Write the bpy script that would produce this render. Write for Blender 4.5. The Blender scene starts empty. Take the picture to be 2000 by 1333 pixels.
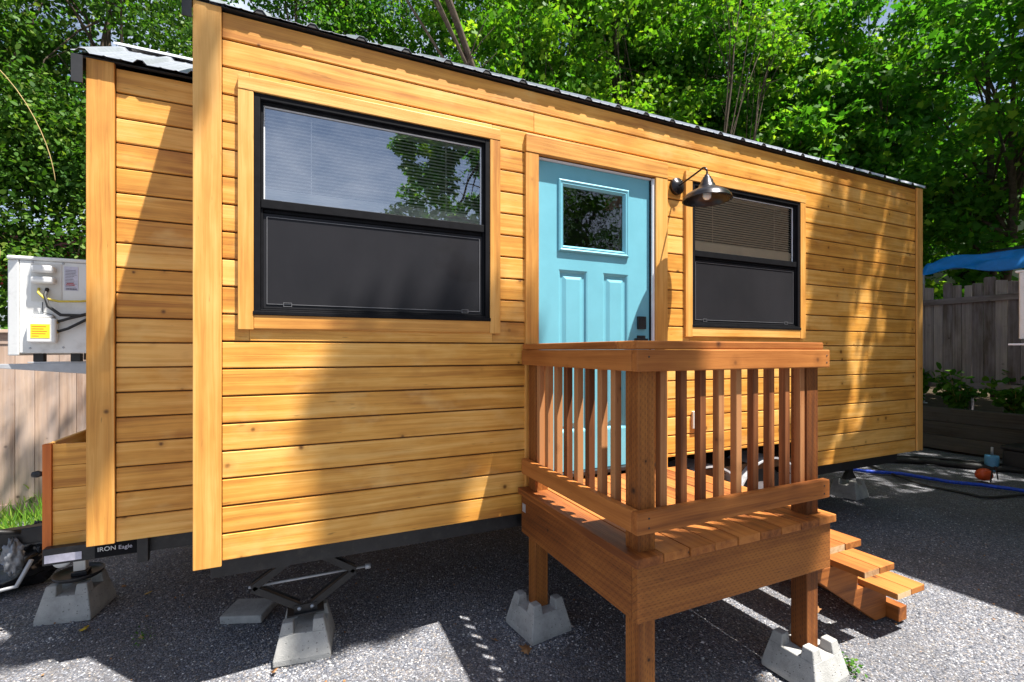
import bpy, math, random
import numpy as np
from mathutils import Vector, Matrix
R = math.radians
random.seed(7); rng = np.random.default_rng(7)
S = bpy.context.scene
COL = S.collection

# ------------------------------------------------------------------ camera
CAMY = -2.65; EYE = 1.68; YAW = 24.5; F = 920.0; HZ = 686.0
cd = bpy.data.cameras.new("Camera"); cam = bpy.data.objects.new("Camera", cd); COL.objects.link(cam)
cam.location = (0, CAMY, EYE); cam.rotation_euler = (R(90), 0, R(-YAW))
cd.sensor_width = 36; cd.lens = F / 2000 * 36; cd.shift_y = (HZ - 666.5) / 2000
cd.clip_start = 0.05; cd.clip_end = 500
S.camera = cam

# ------------------------------------------------------------------ light
TRAVEL = Vector((-0.86, 1.0, -3.2)).normalized()
elev = math.asin(-TRAVEL.z)
w = bpy.data.worlds.new("World"); S.world = w; w.use_nodes = True
nt = w.node_tree; nt.nodes.clear()
out = nt.nodes.new('ShaderNodeOutputWorld'); bg = nt.nodes.new('ShaderNodeBackground')
sky = nt.nodes.new('ShaderNodeTexSky'); sky.sky_type = 'NISHITA'; sky.sun_disc = False
sky.sun_elevation = elev; sky.sun_rotation = math.atan2(-TRAVEL.x, -TRAVEL.y)
sky.air_density = 1.0; sky.dust_density = 1.5; sky.ozone_density = 1.0
tc = nt.nodes.new('ShaderNodeTexCoord'); nz = nt.nodes.new('ShaderNodeTexNoise'); nz.inputs['Scale'].default_value = 1.8
nz.inputs['Detail'].default_value = 8; nz.inputs['Roughness'].default_value = .62
mp = nt.nodes.new('ShaderNodeMapping'); mp.inputs['Scale'].default_value = (1, 1, 2.2); mp.inputs['Location'].default_value = (3.1, .4, 1.2)
rp = nt.nodes.new('ShaderNodeValToRGB'); rp.color_ramp.elements[0].position = .46; rp.color_ramp.elements[1].position = .70
mx = nt.nodes.new('ShaderNodeMix'); mx.data_type = 'RGBA'; mx.inputs['B'].default_value = (7.5, 8.3, 9.8, 1)
nt.links.new(tc.outputs['Generated'], mp.inputs['Vector']); nt.links.new(mp.outputs[0], nz.inputs['Vector'])
nt.links.new(nz.outputs['Fac'], rp.inputs['Fac']); nt.links.new(rp.outputs['Color'], mx.inputs['Factor'])
nt.links.new(sky.outputs[0], mx.inputs['A']); nt.links.new(mx.outputs['Result'], bg.inputs['Color'])
bg.inputs['Strength'].default_value = 0.052
nt.links.new(bg.outputs[0], out.inputs['Surface'])
sd = bpy.data.lights.new("Sun", 'SUN'); sd.energy = 5.0; sd.angle = R(0.6); sd.color = (1, .95, .87)
sun = bpy.data.objects.new("Sun", sd); COL.objects.link(sun); sun.rotation_euler = TRAVEL.to_track_quat('-Z', 'Y').to_euler()
S.view_settings.view_transform = 'Standard'; S.view_settings.look = 'None'
S.view_settings.gamma = 1; S.view_settings.exposure = 1.45
S.render.engine = 'CYCLES'

# ------------------------------------------------------------------ pixel helpers (used only to work out real positions once)
def wallx(px, D):
    return D * math.tan(R(YAW) + math.atan((px - 1000) / F))
def ground(px, py, z=0.0):
    dep = (EYE - z) * F / (py - HZ); th = R(YAW) + math.atan((px - 1000) / F)
    D = dep / (math.cos(R(YAW)) + math.sin(R(YAW)) * math.tan(th))
    return (D * math.tan(th), D + CAMY, z)

# ------------------------------------------------------------------ material helpers
MATS = {}
class NT:
    def __init__(s, name):
        s.m = bpy.data.materials.new(name); s.m.use_nodes = True; s.t = s.m.node_tree; s.t.nodes.clear()
        s.out = s.n('ShaderNodeOutputMaterial')
    def n(s, typ, **kw):
        nd = s.t.nodes.new(typ)
        for k, v in kw.items():
            if k in nd.inputs: s.set(nd.inputs[k], v)
            else: setattr(nd, k, v)
        return nd
    def set(s, inp, v):
        if isinstance(v, bpy.types.NodeSocket): s.t.links.new(v, inp)
        else: inp.default_value = v
    def math(s, op, a, b=0.0, clamp=False):
        nd = s.t.nodes.new('ShaderNodeMath'); nd.operation = op; nd.use_clamp = clamp
        s.set(nd.inputs[0], a); s.set(nd.inputs[1], b); return nd.outputs[0]
    def mix(s, f, a, b, mode='MIX'):
        nd = s.t.nodes.new('ShaderNodeMix'); nd.data_type = 'RGBA'; nd.blend_type = mode
        s.set(nd.inputs['Factor'], f); s.set(nd.inputs['A'], a); s.set(nd.inputs['B'], b); return nd.outputs['Result']
    def ramp(s, f, pts, interp='LINEAR'):
        nd = s.t.nodes.new('ShaderNodeValToRGB'); cr = nd.color_ramp; cr.interpolation = interp
        while len(cr.elements) < len(pts): cr.elements.new(.5)
        for e, (p, c) in zip(cr.elements, pts):
            e.position = p; e.color = (c[0], c[1], c[2], 1) if not isinstance(c, (int, float)) else (c, c, c, 1)
        s.set(nd.inputs[0], f); return nd.outputs['Color']
    def noise(s, vec, scale, detail=4, rough=.55, dist=0):
        nd = s.n('ShaderNodeTexNoise', Scale=scale, Detail=detail, Roughness=rough, Distortion=dist)
        if vec is not None: s.set(nd.inputs['Vector'], vec)
        return nd.outputs['Fac']
    def scalev(s, vec, sc):
        nd = s.n('ShaderNodeMapping'); nd.inputs['Scale'].default_value = sc; s.set(nd.inputs['Vector'], vec); return nd.outputs[0]
    def attr(s, name):
        nd = s.n('ShaderNodeAttribute'); nd.attribute_name = name; return nd
    def bump(s, h, strength=.3, dist=.005):
        nd = s.n('ShaderNodeBump', Strength=strength, Distance=dist); s.set(nd.inputs['Height'], h); return nd.outputs[0]
    def pbsdf(s, **kw):
        nd = s.n('ShaderNodeBsdfPrincipled')
        for k, v in kw.items(): s.set(nd.inputs[k.replace('_', ' ')], v)
        s.t.links.new(nd.outputs[0], s.out.inputs[0]); return nd
def c4(c): return (c[0], c[1], c[2], 1)

def wood(name, light, mid, dark, knot=.5, rough=.5, incise=False, weather=None, vary=.35, gs=1.0, coat=0.0, stain=0.0):
    a = NT(name); g = a.attr('gco').outputs['Vector']; rn = a.attr('rnd').outputs['Fac']
    # slow warp so that the grain lines wander
    wv = a.n('ShaderNodeVectorMath', operation='ADD'); nzc = a.n('ShaderNodeTexNoise', Scale=1.0, Detail=3)
    a.set(nzc.inputs['Vector'], a.scalev(g, (1.6, 9, 9)))
    sub = a.n('ShaderNodeVectorMath', operation='SCALE'); sub.inputs['Scale'].default_value = .035
    a.set(sub.inputs[0], nzc.outputs['Color']); a.set(wv.inputs[0], g); a.set(wv.inputs[1], sub.outputs[0]); gw = wv.outputs[0]
    fine = a.noise(a.scalev(gw, (2.2, 150 * gs, 150 * gs)), 1, 4, .6)
    lines = a.noise(a.scalev(gw, (.7, 42 * gs, 42 * gs)), 1, 3, .55)
    blot = a.noise(a.scalev(g, (2.2, 6, 6)), 1, 3, .6)
    blot2 = a.noise(a.scalev(g, (.8, 1.5, 1.5)), 1.3, 2, .5)
    t = a.math('ADD', a.math('MULTIPLY', lines, .55), a.math('MULTIPLY', fine, .25))
    t = a.math('ADD', t, a.math('MULTIPLY', blot, .45))
    t = a.math('ADD', t, a.math('MULTIPLY', a.math('SUBTRACT', blot2, .5), .35))
    t = a.math('ADD', t, a.math('MULTIPLY', a.math('SUBTRACT', rn, .5), vary))
    col = a.ramp(t, [(.40, dark), (.60, mid), (.80, light)])
    if stain:
        sn = a.noise(a.scalev(g, (1.4, 10, 10)), 1, 6, .68)
        col = a.mix(a.math('MULTIPLY', a.ramp(sn, [(.50, 0.0), (.72, 1.0)]), stain), col, (dark[0] * .62, dark[1] * .6, dark[2] * .7, 1))
        sn = a.noise(a.scalev(g, (3, 5, 5)), 1, 4, .6)
        col = a.mix(a.math('MULTIPLY', a.ramp(sn, [(.56, 0.0), (.75, 1.0)]), .4), col, (.84, .56, .22, 1))
    # knots
    vo = a.n('ShaderNodeTexVoronoi', Scale=7.0, Randomness=1.0); a.set(vo.inputs['Vector'], g)
    sp = a.n('ShaderNodeSeparateColor'); a.set(sp.inputs[0], vo.outputs['Color'])
    size = a.math('ADD', a.math('MULTIPLY', sp.outputs[1], .10), .05)
    on = a.math('LESS_THAN', sp.outputs[0], knot)
    dd = a.math('ADD', vo.outputs['Distance'], a.math('MULTIPLY', a.math('SUBTRACT', a.noise(g, 40, 2), .5), .03))
    kd = a.math('DIVIDE', dd, size)
    km = a.math('MULTIPLY', a.ramp(kd, [(.35, 1.0), (1.0, 0.0)]), on)
    halo = a.math('MULTIPLY', a.ramp(a.math('MULTIPLY', kd, .4), [(.3, 1.0), (1.0, 0.0)]), on)
    col = a.mix(a.math('MULTIPLY', halo, .35), col, c4(dark))
    kc = tuple(x * .32 for x in dark)
    col = a.mix(a.math('MULTIPLY', km, .95), col, c4(kc))
    # small dark resin streaks and nail marks
    st = a.noise(a.scalev(g, (9, 70, 70)), 1, 2, .5)
    col = a.mix(a.math('MULTIPLY', a.ramp(st, [(.70, 0.0), (.78, 1.0)]), .5), col, c4(kc))
    h = a.math('ADD', a.math('MULTIPLY', fine, .5), a.math('MULTIPLY', lines, .6))
    if incise:
        br = a.n('ShaderNodeTexBrick', Scale=1.0); a.set(br.inputs['Vector'], a.scalev(g, (1, 1, 1)))
        br.inputs['Brick Width'].default_value = .035; br.inputs['Row Height'].default_value = .011
        br.inputs['Mortar Size'].default_value = .0035; br.offset = .5
        # dashes: short slits in a staggered grid
        uv = a.n('ShaderNodeSeparateXYZ'); a.set(uv.inputs[0], g)
        row = a.math('FLOOR', a.math('DIVIDE', a.math('ADD', uv.outputs[1], uv.outputs[2]), .0125))
        u = a.math('FRACT', a.math('ADD', a.math('DIVIDE', uv.outputs[0], .03), a.math('MULTIPLY', row, .37)))
        v = a.math('FRACT', a.math('DIVIDE', a.math('ADD', uv.outputs[1], uv.outputs[2]), .0125))
        du = a.math('LESS_THAN', a.math('ABSOLUTE', a.math('SUBTRACT', u, .5)), .22)
        dv = a.math('LESS_THAN', a.math('ABSOLUTE', a.math('SUBTRACT', v, .5)), .16)
        dash = a.math('MULTIPLY', du, dv)
        a.t.nodes.remove(br)
        col = a.mix(a.math('MULTIPLY', dash, .38), col, c4(kc))
        h = a.math('SUBTRACT', h, a.math('MULTIPLY', dash, .7))
    if weather:
        wn = a.noise(a.scalev(g, (1.5, 8, 8)), 1, 5, .65)
        col = a.mix(a.ramp(wn, [(.4, 0.0), (.68, .8)]), col, c4(weather))
    a.pbsdf(Base_Color=col, Roughness=a.math('ADD', rough, a.math('MULTIPLY', blot, .15)), Normal=a.bump(h, .35, .004),
            Coat_Weight=coat, Coat_Roughness=.35, Specular_IOR_Level=.35)
    return a.m

def plain(name, col, rough=.5, metal=0, var=.15, scale=8, bump=.1, bscale=60, spec=.5, dirt=None, coat=0):
    a = NT(name); tc = a.n('ShaderNodeTexCoord').outputs['Object']
    n1 = a.noise(tc, scale, 6, .65); n2 = a.noise(tc, bscale, 4, .6)
    lo = tuple(x * (1 - var) for x in col); hi = tuple(min(1, x * (1 + var)) for x in col)
    c = a.ramp(n1, [(.3, lo), (.7, hi)])
    if dirt: c = a.mix(a.ramp(a.noise(tc, scale * 1.7, 7, .7), [(.52, 0.0), (.75, .8)]), c, c4(dirt))
    a.pbsdf(Base_Color=c, Roughness=a.math('ADD', rough - .06, a.math('MULTIPLY', n1, .14)), Metallic=metal,
            Normal=a.bump(n2, bump, .003), Specular_IOR_Level=spec, Coat_Weight=coat)
    return a.m

def leafmat(name, c1, c2, c3, trans=.35):
    a = NT(name); rn = a.attr('rnd').outputs['Fac']
    col = a.ramp(rn, [(0, c1), (.55, c2), (1, c3)])
    p = a.n('ShaderNodeBsdfPrincipled'); a.set(p.inputs['Base Color'], col); p.inputs['Roughness'].default_value = .5
    p.inputs['Specular IOR Level'].default_value = .15
    tr = a.n('ShaderNodeBsdfTranslucent'); tcol = a.mix(1.0, col, (1.5, 1.7, .6, 1), 'MULTIPLY'); a.set(tr.inputs[0], tcol)
    ms = a.n('ShaderNodeMixShader'); ms.inputs[0].default_value = trans
    a.t.links.new(p.outputs[0], ms.inputs[1]); a.t.links.new(tr.outputs[0], ms.inputs[2]); a.t.links.new(ms.outputs[0], a.out.inputs[0])
    return a.m

M = {}
M['siding'] = wood('honey_siding', (.86, .49, .14), (.69, .325, .056), (.42, .16, .024), knot=.8, rough=.42, vary=.17, stain=.28, coat=.12)
M['trim'] = wood('honey_trim', (.80, .44, .13), (.64, .30, .062), (.42, .165, .030), knot=.25, rough=.45, vary=.2, coat=.1)
M['deckwood'] = wood('stained_deck_boards', (.44, .160, .034), (.30, .095, .017), (.14, .038, .006), knot=.4, rough=.55, vary=.25)
M['treated'] = wood('incised_treated_lumber', (.31, .110, .020), (.19, .057, .009), (.07, .020, .004), knot=.5, rough=.6, incise=True, vary=.25)
M['baluster'] = wood('cedar_baluster', (.42, .19, .072), (.29, .10, .031), (.13, .04, .011), knot=.3, rough=.6, vary=.55)
M['endgrain'] = wood('pale_cut_end', (.62, .42, .24), (.5, .3, .15), (.34, .17, .07), knot=.1, rough=.7, vary=.5)
M['orange'] = wood('orange_stained_board', (.72, .22, .05), (.6, .16, .03), (.45, .10, .02), knot=.1, rough=.5, vary=.1)
M['fence_new'] = wood('pale_cedar_fence', (.60, .44, .33), (.48, .335, .245), (.30, .195, .14), knot=.5, rough=.8, weather=(.42, .34, .30), vary=.4)
M['fence_old'] = wood('weathered_grey_fence', (.42, .35, .33), (.29, .235, .225), (.12, .09, .08), knot=.5, rough=.85, weather=(.27, .23, .26), vary=.45)
M['timber_dark'] = wood('dark_retaining_timber', (.13, .11, .09), (.09, .075, .06), (.05, .04, .03), knot=.2, rough=.9, weather=(.08, .075, .07), vary=.3)
M['groove'] = plain('dark_groove_backing', (.10, .045, .015), .8)
M['black_metal'] = plain('black_painted_steel', (.018, .018, .02), .45, .2, .4, 12, .2, dirt=(.05, .045, .04))
M['black_vinyl'] = plain('black_window_vinyl', (.007, .0072, .009), .6, 0, .3, 20, .08, 60, .1)
M['bronze'] = plain('oiled_bronze_lamp', (.035, .033, .036), .28, .75, .3, 14, .06)
M['galv'] = plain('galvanised_roof_sheet', (.33, .355, .40), .36, .5, .15, 30, .1)
M['stone_alu'] = plain('dull_aluminium_fender', (.55, .56, .58), .45, .3, .2, 10, .3)
M['steel'] = plain('grey_bracket_steel', (.42, .43, .45), .45, .3, .12, 20, .1)
M['white'] = plain('white_appliance_enamel', (.74, .74, .72), .4, 0, .05, 6, .05, dirt=(.55, .53, .5))
M['cream'] = plain('cream_plastic', (.62, .6, .56), .45, 0, .06, 6, .05)
M['whitepaint'] = plain('white_painted_edge', (.72, .74, .78), .5, 0, .05)
M['yellow'] = plain('yellow_warning_sticker', (.85, .62, .02), .5, 0, .03)
M['teal'] = plain('teal_door_paint', (.15, .43, .53), .38, 0, .05, 5, .05, 90, .5)
M['tealdark'] = plain('teal_weather_seal', (.05, .2, .24), .5)
M['concrete'] = plain('cast_concrete', (.40, .40, .39), .85, 0, .22, 9, .5, 130, .2, dirt=(.26, .25, .23))
def concmat():
    a = NT('pitted_concrete'); tc = a.n('ShaderNodeTexCoord').outputs['Object']
    n1 = a.noise(tc, 7, 6, .7); n2 = a.noise(tc, 160, 4, .6)
    c = a.ramp(n1, [(.3, (.27, .27, .26)), (.5, (.40, .40, .39)), (.72, (.52, .51, .49))])
    vo = a.n('ShaderNodeTexVoronoi', Scale=70.0); a.set(vo.inputs['Vector'], tc); sp = a.n('ShaderNodeSeparateColor'); a.set(sp.inputs[0], vo.outputs['Color'])
    pit = a.math('MULTIPLY', a.ramp(vo.outputs['Distance'], [(.12, 1.0), (.26, 0.0)]), a.math('LESS_THAN', sp.outputs[0], .3))
    c = a.mix(a.math('MULTIPLY', pit, .75), c, (.10, .095, .09, 1))
    c = a.mix(a.math('MULTIPLY', n2, .35), c, (.25, .24, .22, 1))
    h = a.math('SUBTRACT', n2, a.math('MULTIPLY', pit, 2.0))
    a.pbsdf(Base_Color=c, Roughness=.9, Specular_IOR_Level=.2, Normal=a.bump(h, .7, .004)); return a.m
M['concrete'] = concmat()
M['rubber'] = plain('black_rubber', (.02, .02, .02), .6, 0, .3, 20, .2)
M['bluehose'] = plain('blue_hose_plastic', (.01, .07, .62), .4, 0, .4, 40, .4, 200)
M['bluecap'] = plain('pale_blue_plastic', (.1, .32, .55), .4)
M['orangeplastic'] = plain('orange_red_plastic', (.75, .10, .02), .4)
M['bluetarp'] = plain('blue_tarpaulin', (.01, .22, .72), .45, 0, .2, 5, .5, 15)
M['darktarp'] = plain('navy_tarpaulin', (.012, .018, .045), .5, 0, .3, 5, .5, 15)
M['redcloth'] = plain('red_canvas', (.55, .03, .035), .7, 0, .2, 4, .3, 20)
M['blind'] = plain('white_blind_slats', (.72, .71, .68), .5, 0, .04)
M['beigeblind'] = plain('beige_blind_slats', (.72, .56, .40), .5, 0, .06)
M['paint_black_text'] = plain('dark_print', (.05, .05, .06), .6)
M['paint_white_text'] = plain('white_print', (.75, .75, .75), .5)
M['redtext'] = plain('red_print', (.55, .03, .02), .5)
M['stickerpale'] = plain('pale_lavender_sticker', (.55, .53, .62), .4, 0, .15, 40)
M['bag'] = plain('shiny_black_bag', (.012, .012, .014), .18, 0, .3, 10, .9, 18, .7)
M['clearfilm'] = plain('crinkled_clear_film', (.16, .17, .19), .2, 0, .6, 14, 1.0, 30, .8)
M['tan_siding'] = plain('tan_painted_siding', (.50, .36, .22), .6, 0, .1, 3, .1)
M['brass'] = plain('dull_brass', (.5, .38, .14), .4, .8, .2)
M['yellowwire'] = plain('yellow_cable', (.62, .48, .06), .5)
M['bulb'] = plain('frosted_bulb', (.78, .77, .74), .25, 0, .02, 5, .02)
M['bark'] = plain('grey_brown_bark', (.085, .065, .048), .9, 0, .45, 14, 1.0, 45, .15)
M['barkdark'] = plain('dark_bark', (.016, .013, .010), .9, 0, .45, 14, 1.0, 45, .15)
M['vine'] = plain('dry_yellow_vine', (.42, .30, .12), .8)
M['interior'] = plain('dim_interior', (.05, .045, .04), .9)
M['soffit'] = plain('dark_flashing', (.03, .03, .032), .5, .3)

M['leaf_bright'] = leafmat('bright_green_leaf', (.045, .15, .012), (.115, .25, .02), (.31, .42, .04), .42)
M['leaf_mid'] = leafmat('mid_green_leaf', (.03, .11, .014), (.08, .20, .02), (.22, .33, .035), .42)
M['leaf_maple'] = leafmat('maple_leaf', (.03, .115, .013), (.08, .215, .022), (.25, .37, .04), .52)
M['leaf_hedge'] = leafmat('hedge_leaf', (.035, .10, .014), (.07, .16, .02), (.2, .27, .05), .3)
M['leaf_weed'] = leafmat('weed_leaf', (.03, .10, .012), (.06, .17, .02), (.14, .26, .03), .3)
M['leaf_yellow'] = leafmat('fallen_yellow_leaf', (.55, .36, .03), (.6, .42, .05), (.45, .28, .06), .2)
M['leaf_brown'] = leafmat('fallen_brown_leaf', (.28, .14, .06), (.3, .15, .07), (.36, .2, .09), .1)
M['grass'] = leafmat('grass_blade', (.06, .17, .02), (.12, .26, .03), (.28, .36, .06), .3)

# glass: real reflection over a see-through pane
def glass(name, refl, tint=(.92, .94, .94), rough=.0, wav=0.0):
    a = NT(name)
    fr = a.n('ShaderNodeFresnel', IOR=1.5)
    fac = a.math('ADD', a.math('MULTIPLY', fr.outputs[0], 1.0), refl, True)
    gl = a.n('ShaderNodeBsdfGlossy', Roughness=rough); gl.inputs['Color'].default_value = (.95, .96, 1, 1)
    tc = a.n('ShaderNodeTexCoord').outputs['Object']
    nb = a.bump(a.noise(tc, 3.5 if not wav else 9, 2), .04 if not wav else wav, .02)
    a.set(gl.inputs['Normal'], nb)
    tr = a.n('ShaderNodeBsdfTransparent'); tr.inputs[0].default_value = c4(tint)
    ms = a.n('ShaderNodeMixShader'); a.set(ms.inputs[0], fac)
    a.t.links.new(tr.outputs[0], ms.inputs[1]); a.t.links.new(gl.outputs[0], ms.inputs[2]); a.t.links.new(ms.outputs[0], a.out.inputs[0])
    return a.m
M['screenline'] = plain('grey_screen_spline', (.13, .13, .14), .5)
M['glass'] = glass('window_glass', .34)
M['glass_r'] = glass('window_glass_clearer', .10)
M['glass_door'] = glass('door_glass_rippled', .07, (.35, .35, .37), .01, .12)
def screenmat():
    a = NT('insect_screen_mesh'); tc = a.n('ShaderNodeTexCoord').outputs['Object']
    s = a.n('ShaderNodeSeparateXYZ'); a.set(s.inputs[0], tc)
    fx = a.math('ABSOLUTE', a.math('SUBTRACT', a.math('FRACT', a.math('DIVIDE', s.outputs[0], .0045)), .5))
    fz = a.math('ABSOLUTE', a.math('SUBTRACT', a.math('FRACT', a.math('DIVIDE', s.outputs[2], .0045)), .5))
    wv = a.math('MULTIPLY', a.math('GREATER_THAN', a.math('MAXIMUM', fx, fz), .33), a.math('ADD', a.noise(a.scalev(tc, (9, 9, 1.2)), 1, 4, .6), .45))
    n = a.noise(tc, 2.2, 4, .6); n2 = a.noise(a.scalev(tc, (260, 40, 260)), 1, 2)
    base = a.ramp(n, [(.35, (.006, .0065, .009)), (.7, (.015, .0148, .018))])
    col = a.mix(a.math('MULTIPLY', wv, .5), base, (.036, .035, .040, 1))
    col = a.mix(a.math('MULTIPLY', n2, .4), col, (.024, .0235, .026, 1))
    a.pbsdf(Base_Color=col, Roughness=.85, Specular_IOR_Level=.08, Coat_Weight=.12, Coat_Roughness=.03)
    return a.m
M['screen'] = screenmat()

def gravelmat():
    a = NT('grey_gravel'); tc = a.n('ShaderNodeTexCoord').outputs['Object']
    def layer(sc):
        vo = a.n('ShaderNodeTexVoronoi', Scale=sc, Randomness=1.0); a.set(vo.inputs['Vector'], tc)
        s = a.n('ShaderNodeSeparateColor'); a.set(s.inputs[0], vo.outputs['Color'])
        return vo.outputs['Distance'], s.outputs[0], s.outputs[1]
    d, r, g = layer(105); d2, r2, g2 = layer(200)
    col = a.ramp(r, [(0, (.10, .105, .115)), (.3, (.19, .195, .21)), (.55, (.30, .30, .30)), (.75, (.33, .28, .23)), (.9, (.46, .45, .43)), (1, (.62, .61, .60))])
    col2 = a.ramp(r2, [(0, (.09, .09, .10)), (.6, (.23, .22, .22)), (1, (.45, .43, .40))])
    col = a.mix(a.math('GREATER_THAN', g, .62), col, col2)
    edge = a.ramp(d, [(.35, 1.0), (.75, .55)])
    col = a.mix(1.0, col, edge, 'MULTIPLY')
    big = a.noise(tc, .9, 6, .7)
    col = a.mix(a.ramp(big, [(.45, 0.0), (.68, .6)]), col, (.11, .10, .09, 1))
    wm_ = a.noise(tc, 14, 4, .6); col = a.mix(a.ramp(wm_, [(.55, 0.0), (.8, .5)]), col, (.20, .16, .11, 1))
    h = a.math('SUBTRACT', 1.0, d)
    h = a.math('ADD', h, a.math('MULTIPLY', a.math('SUBTRACT', 1.0, d2), .4))
    col = a.mix(1.0, col, (.78, .82, .93, 1), 'MULTIPLY')
    a.pbsdf(Base_Color=col, Roughness=.85, Normal=a.bump(h, .75, .009), Specular_IOR_Level=.25)
    return a.m
M['gravel'] = gravelmat()
def stonemat():
    a = NT('gravel_stone'); r = a.attr('rnd').outputs['Fac']
    col = a.ramp(r, [(0, (.08, .085, .105)), (.35, (.15, .16, .19)), (.6, (.25, .26, .29)), (.75, (.30, .25, .20)), (.9, (.46, .46, .46)), (1, (.70, .69, .68))])
    a.pbsdf(Base_Color=col, Roughness=.8, Specular_IOR_Level=.3); return a.m
M['stone'] = stonemat()
M['soil'] = plain('dark_soil', (.06, .045, .03), .95, 0, .4, 6, 1.0, 50, .1)

# ------------------------------------------------------------------ object helpers
ORG = {}
def tag(o, label=None, cat=None, group=None, kind=None):
    if label: o['label'] = label
    if cat: o['category'] = cat
    if group: o['group'] = group
    if kind: o['kind'] = kind
    return o
def thing(name, label, cat, loc=(0, 0, 0), group=None):
    o = bpy.data.objects.new(name, None); COL.objects.link(o); o.location = loc; o.empty_display_size = .2
    ORG[o.name] = Vector(loc); return tag(o, label, cat, group)

class MB:
    def __init__(s): s.v = []; s.f = []; s.g = []; s.r = []; s.sm = []
    def add(s, vs, fs, grain='x', smooth=False, rnd=None, off=None):
        b = len(s.v); rn = random.random() if rnd is None else rnd
        off = off or (random.uniform(0, 40), random.uniform(0, 40), random.uniform(0, 40))
        for p in vs:
            s.v.append(tuple(p))
            if grain == 'x': q = (p[0], p[1], p[2])
            elif grain == 'y': q = (p[1], p[0], p[2])
            elif grain == 'z': q = (p[2], p[0], p[1])
            else: q = (p[0] * grain[0] + p[1] * grain[1] + p[2] * grain[2], p[1], p[2])
            s.g.append((q[0] + off[0], q[1] + off[1], q[2] + off[2])); s.r.append(rn)
        for f in fs: s.f.append([b + i for i in f]); s.sm.append(smooth)
        return s
    def box(s, x0, x1, y0, y1, z0, z1, grain='x', rnd=None, M4=None):
        vs = [(x0, y0, z0), (x1, y0, z0), (x1, y1, z0), (x0, y1, z0), (x0, y0, z1), (x1, y0, z1), (x1, y1, z1), (x0, y1, z1)]
        if M4 is not None: vs = [tuple(M4 @ Vector(p)) for p in vs]
        return s.add(vs, [(0, 3, 2, 1), (4, 5, 6, 7), (0, 1, 5, 4), (1, 2, 6, 5), (2, 3, 7, 6), (3, 0, 4, 7)], grain, rnd=rnd)
    def prism(s, poly, axis, a0, a1, grain='x', smooth=False):
        n = len(poly)
        def P(p, a):
            return (a, p[0], p[1]) if axis == 'x' else (p[0], a, p[1]) if axis == 'y' else (p[0], p[1], a)
        vs = [P(p, a0) for p in poly] + [P(p, a1) for p in poly]
        fs = [tuple(range(n)), tuple(range(2 * n - 1, n - 1, -1))] + [(i, i + n, (i + 1) % n + n, (i + 1) % n) for i in range(n)]
        return s.add(vs, fs, grain, smooth)
    def tube(s, pts, rad, n=8, cap=True, rads=None):
        pts = [Vector(p) for p in pts]; vs = []; fs = []
        up = Vector((0, 0, 1))
        for i, p in enumerate(pts):
            d = (pts[min(i + 1, len(pts) - 1)] - pts[max(i - 1, 0)]).normalized()
            a = d.cross(up)
            if a.length < .15: a = d.cross(Vector((1, 0, 0)))
            a.normalize(); b = d.cross(a); r = rads[i] if rads else rad
            for k in range(n):
                t = 2 * math.pi * k / n; vs.append(tuple(p + (a * math.cos(t) + b * math.sin(t)) * r))
        for i in range(len(pts) - 1):
            for k in range(n):
                k2 = (k + 1) % n; fs.append((i * n + k, i * n + k2, (i + 1) * n + k2, (i + 1) * n + k))
        if cap: fs.append(tuple(range(n - 1, -1, -1))); fs.append(tuple((len(pts) - 1) * n + k for k in range(n)))
        return s.add(vs, fs, 'x', True)
    def lathe(s, prof, c=(0, 0, 0), n=32, axis='z', closed=False):
        vs = []; fs = []
        for r, h in prof:
            for k in range(n):
                t = 2 * math.pi * k / n; a, b = r * math.cos(t), r * math.sin(t)
                vs.append((c[0] + a, c[1] + b, c[2] + h) if axis == 'z' else (c[0] + a, c[1] + h, c[2] + b) if axis == 'y' else (c[0] + h, c[1] + a, c[2] + b))
        m = len(prof)
        for i in range(m - 1):
            for k in range(n): fs.append((i * n + k, i * n + (k + 1) % n, (i + 1) * n + (k + 1) % n, (i + 1) * n + k))
        return s.add(vs, fs, 'x', True)
    def build(s, name, mat, parent=None, bevel=0.0, seg=2, solid=0):
        me = bpy.data.meshes.new(name)
        o0 = ORG[parent.name] if parent else Vector((0, 0, 0))
        me.from_pydata([(p[0] - o0.x, p[1] - o0.y, p[2] - o0.z) for p in s.v], [], s.f)
        at = me.attributes.new('gco', 'FLOAT_VECTOR', 'POINT'); at.data.foreach_set('vector', np.array(s.g, dtype=np.float32).ravel())
        at = me.attributes.new('rnd', 'FLOAT', 'POINT'); at.data.foreach_set('value', np.array(s.r, dtype=np.float32))
        me.polygons.foreach_set('use_smooth', s.sm); me.materials.append(M[mat]); me.update()
        o = bpy.data.objects.new(name, me); COL.objects.link(o)
        if parent: o.parent = parent; ORG[o.name] = o0
        else: ORG[o.name] = Vector((0, 0, 0))
        if solid:
            m = o.modifiers.new('solid', 'SOLIDIFY'); m.thickness = solid; m.offset = 0
        if bevel:
            m = o.modifiers.new('bevel', 'BEVEL'); m.width = bevel; m.segments = seg; m.limit_method = 'ANGLE'; m.angle_limit = R(40)
        return o
def copy_tree(o, parent=None):
    c = o.copy(); COL.objects.link(c)
    if parent: c.parent = parent; c.matrix_parent_inverse = o.matrix_parent_inverse.copy()
    for ch in list(o.children): copy_tree(ch, c)
    return c

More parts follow.
